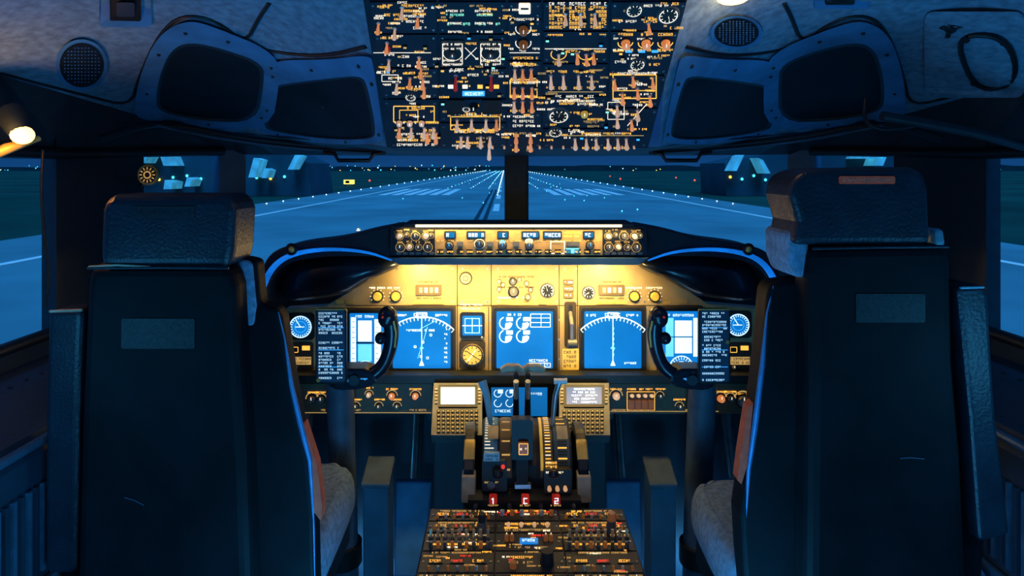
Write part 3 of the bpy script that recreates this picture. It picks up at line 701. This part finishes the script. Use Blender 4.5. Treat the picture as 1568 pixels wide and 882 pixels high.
# ---------------------------------------------------------------- yokes
def yoke(left):
    E=empty('control_yoke')
    Y=1.70; f=V(Y)
    s=1 if left else -1
    c=545 if left else 1056
    q=lambda d:c+s*d     # d: + is inboard
    b=MB(); 
    P=chaikin([(q(49),480,Y+.0),(q(55),502,Y),(q(53),532,Y),(q(42),562,Y),(q(18),578,Y),(q(-10),578,Y)],2,False)
    pts=[W(*p) for p in P]
    n=len(pts); b.path(pts,[.024-.006*math.sin(i/n*3) for i in range(n)],'black_gloss',14)
    b.ball(W(q(48),486,Y-.004),(.026,.026,.030),'black_gloss'); b.ball(W(q(38),518,Y-.01),(.016,.022,.016),'black_gloss')
    b.path([W(q(57),492,Y-.018),W(q(61),510,Y-.016),W(q(59),532,Y-.014)],.003,'brass',6)
    b.disc(f,q(44),482,1.6,.026,.034,'red'); b.disc(f,q(53),484,2.2,.024,.032,'metal')
    P=chaikin([(q(-38),482,Y),(q(-44),510,Y),(q(-40),545,Y),(q(-24),572,Y),(q(0),578,Y)],2,False)
    b.path([W(*p) for p in P],.019,'black_gloss',12)
    b.finish('horns',E)
    b=MB(); b.slab(f,chaikin([(q(-30),562),(q(30),562),(q(34),588),(q(-10),596),(q(-34),590)],1),-.05,.02,'black_gloss'); b.disc(f,q(0),578,8,.02,.026,'trim_dark'); b.txt(f,q(10),577,22,3,.021,'t_blue')
    b.finish('hub',E,bevel=.006)
    b=MB(); f1=Frame(470,Y-.025,590,Y-.05)
    u0,u1=(483,530) if left else (1070,1118)
    b.rrc(f1,u0,472,u1,588,5,-.012,0,'black'); b.rrc(f1,u0+2,475,u1-2,585,4,0,.001,'check')
    v=480
    while v<583:
        if R()<.9:
            w=18+R()*20; b.txt(f1,u0+5+w/2,v,w,3.2,.0015,'card_txt')
            if w<28: b.txt(f1,u1-9,v,9,3.2,.0015,'card_txt')
        v+=5.0 if R()<.8 else 8
    for vv in (500,534,560): b.ln(f1,u0+4,vv+2,u1-4,vv+2,.8,.0015,'t_blue')
    b.disc(f1,(u0+5) if left else (u1-5),582 if left else 524,3,0,.006,'brass')
    b.path([f1.pt(u0+1,474,.001),f1.pt(u1-1,474,.001)],.0025,'brass',6)
    b.finish('checklist_plate',E)
    b=MB(); cu=518 if left else 1078
    p=W(cu,578,1.86); b.tube(W(c,578,Y+.04),p,.03,.036,'hood',14)
    b.path([(p.x,p.y,p.z+.0),(p.x,p.y+.02,p.z-.06),(p.x,1.92,.45),(p.x,1.92,.0)],[.036,.040,.040,.05],'column_grey',18)
    b.path([(p.x,1.918,.33),(p.x,1.92,.27)],[.055,.055],'black',18)
    b.finish('column',E)
yoke(True); yoke(False)

# ---------------------------------------------------------------- seats
def seat(left):
    E=empty('pilot_seat')
    def pr(nm,polys,m,bev=.02,seg=3,tap=None):
        b=MB()
        for P,Y0,Y1,mm,sc2 in polys:
            A=[W(u,v,Y0) for u,v in P]; cx=sum(p.x for p in A)/len(A); cz=sum(p.z for p in A)/len(A)
            b.prism(A,[Vector((cx+(p.x-cx)*sc2,Y1,cz+(p.z-cz)*sc2)) for p in A],mm)
        return b.finish(nm,E,bevel=bev,seg=seg)
    if left:
        Y=1.25
        pr('headrest',[([(152,322),(156,306),(172,298),(340,298),(354,304),(359,322),(356,380),(350,412),(150,412),(150,370)],Y,Y+.12,'seat_leather',1.0)],'',.025,4)
        pr('backrest_shell',[([(134,408),(350,408),(360,440),(366,560),(376,700),(384,950),(112,950),(122,600),(130,440)],Y,Y+.07,'seat_black',1.0)],'',.02)
        pr('backrest_cushion',[([(150,402),(374,396),(392,400),(398,466),(424,474),(432,490),(442,560),(456,640),(472,705),(480,780),(484,950),(92,950),(80,640),(76,484),(86,474),(128,474),(140,440)],Y+.07,Y+.12,'seat_black',1.0)],'',.018)
        pr('upper_fleece',[([(340,402),(376,398),(386,404),(392,470),(388,500),(340,500)],Y+.065,Y+.12,'fleece',1.0)],'',.02)
        pr('outer_armrest',[([(72,476),(126,474),(126,486),(120,640),(116,880),(66,880),(68,640)],Y+.05,Y+.12,'seat_leather',1.0)],'',.012)
        b=MB()
        f=V(Y-.0005); b.rrc(f,186,488,298,534,3,0,.0012,'seat_label'); b.rrc(f,203,316,298,334,3,0,.0012,'seat_label'); b.txt(f,250,325,84,5,.0016,'seat_leather')
        b.path([W(190,762,Y-.002),W(205,766,Y-.002),W(220,774,Y-.002)],.0010,'console_edge',6)
        b.path([W(u,v,Y+.072) for u,v in ((426,478),(436,520),(446,590),(460,650),(474,705),(480,800),(482,900))],[.001,.002,.005,.006,.005,.002,.001],'seat_edge',8)  # strip in lighter blue, a painted rim light on the bolster
        b.path([W(u,v,Y-.001) for u,v in ((134,411),(240,410),(350,411))],.003,'seat_leather',6)
        b.path([W(u,v,Y+.048) for u,v in ((76,477),(126,475))],.003,'beige',6)  # painted highlight along the armrest top
        b.path([W(u,v,Y+.0) for u,v in ((136,409),(180,406),(230,409))],.0025,'beige',6)
        b.finish('trim_piping',E)
        b=MB()
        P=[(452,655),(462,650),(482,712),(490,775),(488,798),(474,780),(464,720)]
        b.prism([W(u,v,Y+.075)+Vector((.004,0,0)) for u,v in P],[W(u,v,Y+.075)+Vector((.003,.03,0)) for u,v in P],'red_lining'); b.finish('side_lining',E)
        x0,x1,y0,y1,z1=-.95,-.405,1.37,1.84,.615
    else:
        Y=1.15
        pr('headrest',[([(1210,300),(1214,276),(1232,262),(1262,258),(1395,256),(1416,262),(1424,290),(1426,340),(1428,376),(1216,376),(1222,340)],Y,Y+.12,'seat_leather',1.0)],'',.03,4)
        pr('headrest_side',[([(1206,356),(1222,350),(1240,356),(1240,426),(1218,426),(1208,400)],Y+.02,Y+.13,'fleece',1.0)],'',.012)
        pr('backrest_shell',[([(1244,378),(1452,374),(1460,400),(1464,560),(1476,700),(1490,980),(1236,980),(1240,600),(1238,420)],Y,Y+.07,'seat_black',1.0)],'',.02)
        pr('backrest_cushion',[([(1244,424),(1216,430),(1184,434),(1176,446),(1168,540),(1156,640),(1144,720),(1134,790),(1138,860),(1150,980),(1500,980),(1520,640),(1512,440),(1460,428)],Y+.07,Y+.13,'seat_black',1.0)],'',.018)
        pr('outer_armrest',[([(1466,440),(1506,438),(1514,450),(1526,640),(1548,820),(1500,832),(1486,640)],Y+.03,Y+.11,'seat_leather',1.0),([(1428,352),(1446,350),(1450,378),(1430,378)],Y+.06,Y+.12,'handle_lb',1)],'',.012)
        b=MB(); f=V(Y-.0005); b.rrc(f,1310,450,1416,494,3,0,.0012,'seat_label'); b.rrc(f,1284,270,1370,282,3,0,.0012,'red_lining'); b.txt(f,1327,276,74,5,.0018,'beige')
        b.path([W(1378,702,Y-.002),W(1395,701,Y-.002),W(1415,703,Y-.002)],.0010,'console_edge',6)
        b.path([W(u,v,Y+.072) for u,v in ((1184,438),(1174,480),(1167,560),(1156,650),(1146,720),(1140,830))],[.001,.002,.005,.006,.004,.001],'seat_edge',8)  # painted rim light on the bolster, as on the left seat
        b.path([W(u,v,Y-.001) for u,v in ((1244,381),(1340,379),(1452,378))],.003,'seat_leather',6)
        b.path([W(u,v,Y+.028) for u,v in ((1470,441),(1506,440))],.0025,'handle_lb',6)
        b.finish('trim_piping',E)
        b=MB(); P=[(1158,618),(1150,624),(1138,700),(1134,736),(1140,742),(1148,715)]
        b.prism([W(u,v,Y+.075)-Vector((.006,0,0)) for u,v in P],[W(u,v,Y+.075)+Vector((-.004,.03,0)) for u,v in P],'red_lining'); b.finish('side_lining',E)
        x0,x1,y0,y1,z1=.48,1.03,1.29,1.74,.615
    b=MB(); rings=[]
    for k in range(9):
        a=-math.pi/2+math.pi*k/8; sc2=.90+.10*math.cos(a); z=z1-.065+.065*math.sin(a)
        ring=[]
        for j in range(36):
            t=2*math.pi*j/36; c,sn=math.cos(t),math.sin(t); e=.35
            ring.append(Vector(((x0+x1)/2+(x1-x0)/2*sc2*math.copysign(abs(c)**e,c),(y0+y1)/2+(y1-y0)/2*sc2*math.copysign(abs(sn)**e,sn),z+.004*math.sin(j*2.3))))
        rings.append(ring)
    b.rings(rings,'fleece'); b.finish('seat_cushion',E)
    b=MB(); b.box(x0+.03,x1-.03,y0-.0,y1-.03,z1-.22,z1-.125,'seat_leather'); b.box(x0+.12,x1-.12,y0,y1-.1,.1,z1-.22,'black')
    b.box(x0+.05,x0+.09,y0-.15,y1,0.002,.1,'trim_dark'); b.box(x1-.09,x1-.05,y0-.15,y1,0.002,.1,'trim_dark'); b.box(x0+.05,x1-.05,y0,y1-.1,.08,.12,'black')
    b.finish('seat_base',E,bevel=.008)
    b=MB(); xi=x1-.0 if left else x0
    sg=1 if left else -1
    b.path([(xi-.04*sg,1.34,z1-.10),(xi-.0*sg,1.36,z1-.115),(xi+.02*sg,1.40,z1-.15),(xi+.03*sg,1.42,z1-.30)],.016,'seat_leather',10)
    b.finish('strap',E)
seat(True); seat(False)

# ---------------------------------------------------------------- centre pedestal
def pedestal():
    E=empty('center_pedestal')
    b=MB(); b.box(-.200,.288,1.80,1.93,0.002,EYE-.755,'wall_dark'); b.finish('forward_body',E,bevel=.006)
    for (u0,u1) in ((664,738),(856,932)):
        f=Frame(588,1.93,668,1.78); b=MB()
        b.slab(f,[(u0,588),(u1,588),(u1+(2 if u0>700 else 0),668),(u0-(4 if u0<700 else 0),668)],-.03,.004,'knob_grey')
        b.rrc(f,u0+7,592,u1-7,626,2,.004,.008,'black'); b.rc(f,u0+11,596,u1-11,622,.0085,'scr_w' if u0<700 else 'scr_lo')
        for k in range(5):
            b.txt(f,(u0+u1)/2,599+k*5,44-R()*14,3,.009,'scr_c' if u0<700 else 'scr_w')
            b.rc(f,u0+2,597+k*5,u0+6,600+k*5,.008,'beige',.004); b.rc(f,u1-6,597+k*5,u1-2,600+k*5,.008,'beige',.004)
        for r in range(6):
            for k in range(9):
                x=u0+5+k*7.2; y=630+r*6.1
                b.rc(f,x,y,x+5.4,y+4.3,.008,'black',.004); b.rc(f,x+1.6,y+1.4,x+3.8,y+2.8,.0086,'t_dim')
        b.finish('flight_computer',E)
    cy,cz,rad=1.72,EYE-.80,.12; x0,x1=-.057,.173
    A=lambda x,t,h=0:Vector((x,cy-(rad+h)*math.cos(math.radians(t)),cz+(rad+h)*math.sin(math.radians(t))))
    b=MB()
    prof=[A(0,t) for t in range(180,-1,-10)]+[Vector((0,1.575,EYE-.845)),Vector((0,1.545,EYE-.86)),Vector((0,1.545,.02)),Vector((0,1.84,.02))]
    b.prism([(x0,p.y,p.z) for p in prof],[(x1,p.y,p.z) for p in prof],'hood')
    def strip(xa,xb,t0,t1,h,m):
        n=10; vs=[];fs=[]
        for k in range(n+1):
            t=t0+(t1-t0)*k/n; vs+=[A(xa,t,h),A(xb,t,h)]
            if k: fs.append([2*k-2,2*k-1,2*k+1,2*k])
        b.add(vs,fs,m)
    w=x1-x0
    for (a,c,m) in ((.02,.17,'frame_blue'),(.20,.33,'panel_low'),(.36,.46,'black'),(.50,.60,'black'),(.64,.78,'panel_low'),(.80,.97,'foot_grey')):
        strip(x0+w*a,x0+w*c,12,150,.002,m)
    for k in range(22):
        t=20+k*4; 
        strip(x0+w*.03,x0+w*(.09 if k%3 else .13),t,t+1,.0035,'t_white'); strip(x0+w*.70,x0+w*(.76),t,t+1.2,.0035,'t_amber' if k%2 else 't_white'); strip(x0+w*.84,x0+w*.94,t,t+1.6,.0035,'t_amber' if k%3==0 else 'panel_seam')
        if k%4==0: strip(x0+w*.22,x0+w*.31,t,t+2,.0035,'t_dim')
    for a in (.06,.84): strip(x0+w*a,x0+w*(a+.12),55,75,.006,'beige'); 
    strip(x0+w*.645,x0+w*.675,20,100,.004,'knob_yellow')
    b.finish('quadrant',E,bevel=.002)
    b=MB()
    for xw in (-.088,.196):
        n=40
        for (ra,rb,ww,m) in ((.122,.100,.013,'black_gloss'),(.1,.02,.006,'trim_dark')):
            R1=[];
            for k in range(n):
                t=2*math.pi*k/n; c,s=math.cos(t),math.sin(t)
                R1.append([Vector((xw-ww,1.69+ra*c,cz+ra*s)),Vector((xw+ww,1.69+ra*c,cz+ra*s)),Vector((xw+ww,1.69+rb*c,cz+rb*s)),Vector((xw-ww,1.69+rb*c,cz+rb*s))])
            b.rings(R1+[R1[0]],m,False,False)
        for a0,a1 in ((118,142),):
            R1=[]
            for k in range(9):
                t=math.radians(a0+(a1-a0)*k/8); c,s=math.cos(t),math.sin(t)
                R1.append([Vector((xw-.014,1.69+.1235*c,cz+.1235*s-.0)),Vector((xw+.014,1.69+.1235*c,cz+.1235*s)),Vector((xw+.014,1.69+.11*c,cz+.11*s)),Vector((xw-.014,1.69+.11*c,cz+.11*s))])
            b.rings(R1,'brass',False,True)
        b.prism([(xw-.017,1.556,cz-.015),(xw+.017,1.556,cz-.015),(xw+.017,1.568,cz+.045),(xw-.017,1.568,cz+.045)],[(xw-.017,1.59,cz-.015),(xw+.017,1.59,cz-.015),(xw+.017,1.605,cz+.045),(xw-.017,1.605,cz+.045)],'beige')
    b.finish('trim_wheels',E,bevel=.003)
    b=MB()
    for u,hu in ((790,784),(808,816)):
        top=W(u,572,1.69); x=top.x
        base=A(x,85,-.02)
        b.prism([(x-.009,base.y-.012,base.z),(x+.009,base.y-.012,base.z),(x+.006,top.y-.01,top.z),(x-.006,top.y-.01,top.z)],[(x-.009,base.y+.02,base.z),(x+.009,base.y+.02,base.z),(x+.006,top.y+.012,top.z),(x-.006,top.y+.012,top.z)],'hood')
        b.path([W(hu-16,567,1.69),W(hu-8,563,1.685),W(hu+8,563,1.685),W(hu+16,567,1.69)],[.008,.011,.011,.008],'beige',12)
        b.ball(W(u,578,1.675),(.008,.012,.014),'trim_dark')
        b.path([W(u,610,1.66),W(u,594,1.63),W(u,584,1.62)],[.005,.005,.007],'metal',8)
    b.path([A(W(752,0,1.7).x,80,-.01),W(745,606,1.70),W(738,584,1.71)],[.006,.009,.012],'handle_lb',10)
    b.path([A(W(845,0,1.7).x,80,-.01),W(850,606,1.70),W(856,586,1.70)],[.006,.007,.008],'metal',10); b.path([W(848,584,1.70),W(868,584,1.70)],.008,'white',10)
    fq=Frame(700,1.592,764,1.575)
    for u in (762,846): b.path([fq.pt(u,728,-.02),fq.pt(u,722,.03)],.006,'black',8); b.ball(fq.pt(u,720,.035),(.013,.01,.010),'black_gloss')
    b.rrc(fq,793,672,808,690,2,.03,.045,'knob_brown'); b.obox(fq,794,673,807,689,1,.0455,'t_amber'); b.txt(fq,800,681,9,4,.0456,'t_white')
    b.rrc(fq,741,688,765,700,2,.02,.04,'handle_lb'); b.txt(fq,753,692,18,3,.0405,'black'); b.txt(fq,753,697,18,3,.0405,'black')
    b.rrc(fq,783,640,815,700,3,-.03,.028,'black'); b.rrc(fq,790,700,808,738,3,-.03,.02,'hood'); b.rc(fq,788,738,812,744,.025,'metal',.0)
    b.rrc(fq,832,716,874,752,3,-.01,.02,'black'); b.txt(fq,848,720,26,3,.0205,'t_white'); 
    for u in (840,852,864): b.toggle(fq,u,738,'tog_w',7,.03)
    b.rrc(fq,738,704,776,750,3,-.01,.015,'trim_dark'); b.disc(fq,770,712,3,.015,.02,'t_red'); b.txt(fq,752,736,20,3,.0155,'t_dim')
    b.disc(fq,752,740,6,.015,.02,'knob_grey'); b.txt(fq,842,704,16,4,.03,'t_amber'); b.txt(fq,842,710,16,4,.03,'t_amber')
    b.finish('levers',E)
    b=MB(); ff=V(1.535)
    b.rc(ff,716,766,890,790,0,'trim_dark',-.05)
    for u,ch in ((755,'1'),(804,'C'),(851,'2')):
        b.rrc(ff,u-6,756,u+6,768,2,0,.014,'red'); c=.0148;m='scr_w'
        if ch=='1': b.rc(ff,u-.8,758,u+.8,767,c,m); b.rc(ff,u-2.5,759,u,760.4,c,m)
        if ch=='C':
            b.rc(ff,u-3,758,u-1.6,767,c,m); b.rc(ff,u-3,758,u+3,759.4,c,m); b.rc(ff,u-3,765.6,u+3,767,c,m)
        if ch=='2':
            b.rc(ff,u-3,758,u+3,759.4,c,m); b.rc(ff,u-3,762,u+3,763.4,c,m); b.rc(ff,u-3,765.6,u+3,767,c,m); b.rc(ff,u+1.6,758,u+3,763,c,m); b.rc(ff,u-3,762,u-1.6,767,c,m)
        b.txt(ff,u,774,16,2.6,.001,'t_dim')
    for u in (728,780,828,878): b.disc(ff,u,774,3,0,.01,'metal',n=10)
    b.finish('fire_panel',E)
    b=MB(); b.box(-.178,.283,1.0,1.53,0.002,EYE-.812,'hood'); b.box(-.10,.20,1.53,1.60,0.002,EYE-.82,'hood'); b.finish('aft_body',E,bevel=.004)
    b=MB(); f=Frame(780,.81*K/(780-V0),900,.81*K/(900-V0))
    h=.004
    def X(x,v): return x*K/f.Y(v)+U0
    cols=[(-.172,-.022),(-.018,.124),(.128,.278)]
    rows=[782,800,818,846,880,920,965]
    for ci,(a,c) in enumerate(cols):
        for r in range(len(rows)-1):
            v0,v1=rows[r]+1,rows[r+1]-1
            b.slab(f,[(X(a,v0),v0),(X(c,v0),v0),(X(c,v1),v1),(X(a,v1),v1)],0,.003,'trim_dark')
            for x in (a+.006,c-.006): b.screw(f,X(x,(v0+v1)/2),(v0+v1)/2,.003)
            cx=X((a+c)/2,(v0+v1)/2); wd=(c-a)*K/f.Y(v0)
            vm=(v0+v1)/2
            if ci!=1:
                if r in (0,1,3):
                    for q in (-.3,.0,.3):
                        b.rc(f,cx+q*wd-11,vm-3,cx+q*wd+11,vm+3,.005,'black',.003); b.txt(f,cx+q*wd,vm,18,4,.0055,'t_amber' if q else 't_red')
                    for q in range(7): b.disc(f,cx-wd*.4+q*wd*.135,v1-3,2.2,.003,.012,'white' if q%2 else 'knob_brown',n=8)
                    b.txt(f,cx,v0+2,wd*.7,2.8,.0035,'t_dim')
                elif r==2:
                    for q in range(9):
                        u=cx-wd*.42+q*wd*.105
                        b.disc(f,u,829,3.2,.003,.010,'knob_grey',n=10); b.tube(f.pt(u,829,.01),f.pt(u,829,.026),.0028,.0036,'beige',8); b.txt(f,u,822,8,3,.0035,'t_dim')
                        b.disc(f,u,841,3.0,.003,.016,'knob_brown' if q%2 else 'knob_grey',n=10)
                    b.txt(f,cx,836,wd*.8,3,.0035,'t_amber')
                else:
                    for q in (-.36,-.12,.12,.36): b.knob(f,cx+q*wd,vm,5,'knob_brown' if q<0 else 'knob_grey',.02); b.txt(f,cx+q*wd,v0+4,22,3.4,.0035,'t_dim')
                    b.txt(f,cx,v1-4,wd*.8,4,.0035,'t_amber')
            else:
                if r==0:
                    for q in range(6): b.disc(f,cx-38+q*15,vm,3.4,.003,.014,'knob_brown' if q%2 else 'white',n=10)
                    b.txt(f,cx,v0+2,60,3,.0035,'t_amber')
                elif r==2:
                    b.rc(f,cx-14,828,cx+14,836,.006,'scr',.003); b.txt(f,cx,832,20,4.5,.0065,'scr_w')
                    for q in (-34,-26,26,34): b.knob(f,cx+q,830,3.5,'knob_brown',.016)
                    b.txt(f,cx,841,60,3,.0035,'t_dim')
                elif r==3:
                    b.disc(f,cx+26,866,11,.003,.03,'hood',9); b.txt(f,cx-16,856,40,3.5,.0035,'t_amber'); b.txt(f,cx-16,864,40,3.5,.0035,'t_dim'); b.disc(f,cx-26,872,5,.003,.015,'knob_brown')
                else:
                    for q in (-30,-10,10,30): b.toggle(f,cx+q,vm,'tog_w',6,.018)
                    b.txt(f,cx,v0+4,70,3.4,.0035,'t_amber'); b.txt(f,cx,v1-3,70,3.4,.0035,'t_dim')
    for u,v in ((738,818),(936,816)):
        b.disc(f,u,v,8,.003,.028,'knob_grey',7); b.disc(f,u,v,6,.028,.045,'knob_brown' if u>800 else 'hood',5.5)
    for k in range(60):
        v=785+R()*95; x=-.168+R()*.44; b.txt(f,X(x,v),v,8+R()*14,2.4,.0042,random.choice(['t_white','t_amber','t_dim','t_dim','t_red']))
    b.finish('radio_panels',E)
pedestal()

# foot wells
for s in (0,1):
    fn=mirror if s else (lambda p:Vector(p))
    b=MB()
    for x in (-.68,-.30):
        P=[(x-.05,2.02,.16),(x+.05,2.02,.16),(x+.06,2.10,.42),(x-.06,2.10,.42)]
        b.prism([fn(p) for p in P],[fn((p[0],p[1]+.03,p[2])) for p in P],'frame_blue')
        b.tube(fn((x,2.09,.3)),fn((x,2.22,.6)),.018,.018,'metal')
    b.finish('rudder_pedals',bevel=.008)
    b=MB()
    P=[(-.42,1.90,0.002),(-.345,1.90,0.002),(-.345,1.90,.50),(-.42,1.90,.50)]
    b.prism([fn(p) for p in P],[fn((p[0],1.99,p[2]+(.04 if p[2]>.1 else 0))) for p in P],'foot_grey')
    P=[(-.425,1.895,.50),(-.34,1.895,.50),(-.34,1.895,.515),(-.425,1.895,.515)]
    b.prism([fn(p) for p in P],[fn((p[0],1.995,p[2]+.04)) for p in P],'column_grey')
    b.finish('footwell_duct',bevel=.004)

# lamps
def lamps():
    b=MB(); p=W(34,207,1.38)
    b.ball(p,(.024,.02,.020),'lampw'); b.path([W(-40,250,1.36),W(10,228,1.40),W(60,212,1.46)],[.012,.012,.006],'brass',10)
    b.path([p+Vector((-.05,.03,.05)),p+Vector((-.02,.02,.02)),p],[.03,.03,.02],'trim_dark',12)
    b.finish('reading_lamp')
    light('reading_lamp_light','POINT',p+Vector((.0,-.05,-.01)),1.4,(1,.38,.08),.02)
    b=MB(); q=W(1122,-3,1.22); b.ball(q,(.03,.03,.012),'lampw'); b.path([q+Vector((0,0,.03)),q+Vector((0,0,.008))],[.045,.038],'frame_blue',18); b.finish('dome_lamp')
    light('dome_lamp_light','POINT',q+Vector((0,-.02,-.04)),.35,(1,.6,.3),.03)
    b=MB(); b.path([W(u,v,1.5) for u,v in chaikin([(66,230),(62,300),(70,380),(74,420),(70,470)],2,False)],.0035,'black',6); b.finish('hanging_cable')
    b=MB(); b.path([W(u,v,1.48) for u,v in chaikin([(1325,150),(1322,185),(1345,200),(1385,196),(1410,190)],2,False)],.005,'black',6)
    b.path([W(u,v,1.42) for u,v in chaikin([(1350,178),(1420,190),(1500,205),(1568,225),(1640,240)],2,False)],.011,'trim_dark',8); b.finish('visor_cable')
    b=MB(); f=V(1.9); b.disc(f,226,268,16,-.01,.0,'brass'); b.disc(f,226,268,13,0,.002,'black'); b.ticks(f,226,268,8,12,12,1.6,.003,'t_dim'); b.ring(f,226,268,4,6,.003,'t_dim'); b.tube(f.pt(226,268,-.005),f.pt(200,285,-.05),.006,.006,'black')  # dial seen reflected in the side window, built as a solid stand-in
    b.finish('window_clock')
lamps()

# ---------------------------------------------------------------- exterior
def outside():
    G=-2.55
    b=MB(); b.poly([(-3000,-50,G-.05),(3000,-50,G-.05),(3000,4000,G-.05),(-3000,4000,G-.05)],'grass'); b.finish('ground')
    b=MB(); b.poly([(-28,-30,G-.02),(27,-30,G-.02),(27,2500,G-.02),(-28,2500,G-.02)],'asphalt')
    z=G-.005
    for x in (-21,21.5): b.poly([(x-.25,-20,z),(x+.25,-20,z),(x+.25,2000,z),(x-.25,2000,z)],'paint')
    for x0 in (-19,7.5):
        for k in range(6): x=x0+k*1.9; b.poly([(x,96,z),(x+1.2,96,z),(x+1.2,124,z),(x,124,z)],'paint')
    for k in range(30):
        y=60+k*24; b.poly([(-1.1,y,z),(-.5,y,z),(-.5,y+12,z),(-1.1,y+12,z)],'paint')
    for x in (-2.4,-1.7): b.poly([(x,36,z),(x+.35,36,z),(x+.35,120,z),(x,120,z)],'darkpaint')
    b.finish('runway')
    b=MB()
    def dot(x,y,m,r): b.ball((x,y,G+.06+r),r,m,6,4)
    for k in range(45):
        y=70*1.075**k
        if y>1500: break
        r=.04+y*.0006
        for x in (-26,25): dot(x,y,'lt_white',r)
        for x in (-11,-6.5,-3,3,6.5,11): 
            if y>120: dot(x,y,'lt_cyan' if k%3 else 'lt_white',r*.8)
        if y>90: dot(-1,y,'lt_white',r)
    for k in range(26): dot(-14+R()*28,55+R()*120,'lt_cyan',.08)
    for k in range(9):
        y=180+R()*120; dot(40+k*9,y,'lt_red',.3); 
    for k in range(5): dot(-40-k*14,190,'lt_red',.3)
    for k in range(240):
        x=-1100+R()*1080 if R()<.85 else 60+R()*900
        b.ball((x,880,G+1.2+R()**2*7),.45+R()*.6,random.choice(['lt_white','lt_cyan','lt_cyan','lt_yel']),5,3)
    b.finish('runway_lights')
    b=MB()
    n=160; xs=[-1600+20*k for k in range(n+1)]
    A=[(x,930,G+6+2.0*R()+1.5*math.sin(x*.011)) for x in xs]; Bp=[(x,930,G) for x in xs]
    b.add(A+Bp,[[i,i+1,n+2+i,n+1+i] for i in range(n)],'trees'); b.finish('tree_line')
    b=MB(); x,y=-35,145; b.box(x-1.4,x+1.0,y,y+.3,G+.4,G+1.4,'lt_yel'); b.box(x-1.0,x-.1,y-.05,y,G+.6,G+1.2,'black'); b.box(x-1.2,x-1.0,y,y+.2,G,G+.5,'black'); b.box(x+.8,x+1,y,y+.2,G,G+.5,'black'); b.finish('taxiway_sign')
    Y=90  # glowing slabs on dark blocks stand in for reflections in the glass
    for body,reflections in (([(150,224),(320,222),(440,236),(470,250),(476,282),(150,292)],((380,390,242,272,8),(400,407,258,273,4),(440,448,236,260,12),(198,220,226,250,12),(250,266,234,254,-7),(282,290,272,286,4),(250,262,276,290,2))),
                      ([(1110,250),(1200,230),(1400,222),(1400,290),(1112,282)],((1128,1120,236,262,12),(1172,1180,242,266,-12),(1312,1350,236,243,4),(1340,1352,236,254,6)))):
        b=MB()
        A=[W(u,v,Y+3) for u,v in body]
        for p in (A[-1],A[-2]): p.z=G
        b.prism(A,[p+Vector((0,12,0)) for p in A],'terminal_dark')
        for (u0,u1,v0,v1,sl) in reflections:
            A=[W(u0+sl,v0,Y),W(u1+sl,v0+3,Y),W(u1,v1,Y),W(u0,v1,Y)]; b.prism(A,[p+Vector((0,3,0)) for p in A],'cyan_l')
        for k in range(14):
            u=body[0][0]+8+k*(body[3][0]-body[0][0] if body[0][0]<700 else 270)/15; b.ball(W(u,268+R()*8,Y+2.8),.22,'lt_yel' if k%4==0 else 'lt_cyan',6,4)
        b.finish('terminal_building')
outside()

# world
w=bpy.data.worlds.new('dusk'); sc.world=w; w.use_nodes=True; nt=w.node_tree
bg=nt.nodes['Background']; tc=nt.nodes.new('ShaderNodeTexCoord'); sx=nt.nodes.new('ShaderNodeSeparateXYZ'); rp=nt.nodes.new('ShaderNodeValToRGB')
nt.links.new(tc.outputs['Generated'],sx.inputs[0]); nt.links.new(sx.outputs['Z'],rp.inputs[0]); nt.links.new(rp.outputs[0],bg.inputs[0])
rp.color_ramp.elements[0].color=(.006,.06,.20,1); rp.color_ramp.elements[0].position=0
rp.color_ramp.elements[1].color=(.01,.11,.34,1); rp.color_ramp.elements[1].position=.5
e=rp.color_ramp.elements.new(.05); e.color=(.004,.028,.12,1)
bg.inputs[1].default_value=1.0
s=light('dusk_sun','SUN',(0,-10,30),2.5,(.05,.40,1.0)); s.rotation_euler=(math.radians(35),0,0); s.data.angle=.5

# cabin lighting
light('glareshield_flood','AREA',(XC,1.87,1.165),4.2,(1,.64,.18),.72,sy=.03,target=(XC,2.03,.95),spread=110)
for u in (640,925): p=W(u,410,1.945); light('glareshield_spot','POINT',p,.9,(1,.70,.25),.012)
light('mode_panel_flood','AREA',W(794,347.5,1.775),.9,(1,.62,.2),.66,sy=.008,target=W(794,385,1.80),spread=120)
light('floor_lamp_blue','POINT',(XC,.35,.45),38,(.06,.46,1.0),.25)  # added fill with no real fixture; lights ceiling and seats from below
for x in (-.9,.99): light('sill_light_blue','POINT',(x,.9,1.05),2.6,(.06,.5,1),.1)  # added fill standing in for outside light at the side windows
for x in (-.30,.39): light('footwell_blue','POINT',(x,1.12,.50),4.0,(.06,.5,1),.04)  # added fill, out of view, for the inner seat sides and footwell
for x in (-.55,.64): light('pedal_light_blue','POINT',(x,2.15,.05),2.0,(.10,.5,1),.04)  # added fill to brighten the footwell around the pedals
light('chart_light','SPOT',(XC,.5,1.86),12,(1,.66,.34),.05,target=(XC,1.55,.66),spot=23)  # added warm spot, unseen, to brighten pedestal and quadrant

# camera
cam=bpy.data.cameras.new('camera'); co=bpy.data.objects.new('camera',cam); sc.collection.objects.link(co)
co.location=(0,0,EYE); co.rotation_euler=(math.radians(90),0,0)
cam.sensor_width=36; cam.lens=22.5; cam.shift_x=12/1600; cam.shift_y=-187/1600; cam.clip_start=.02; cam.clip_end=6000
sc.camera=co
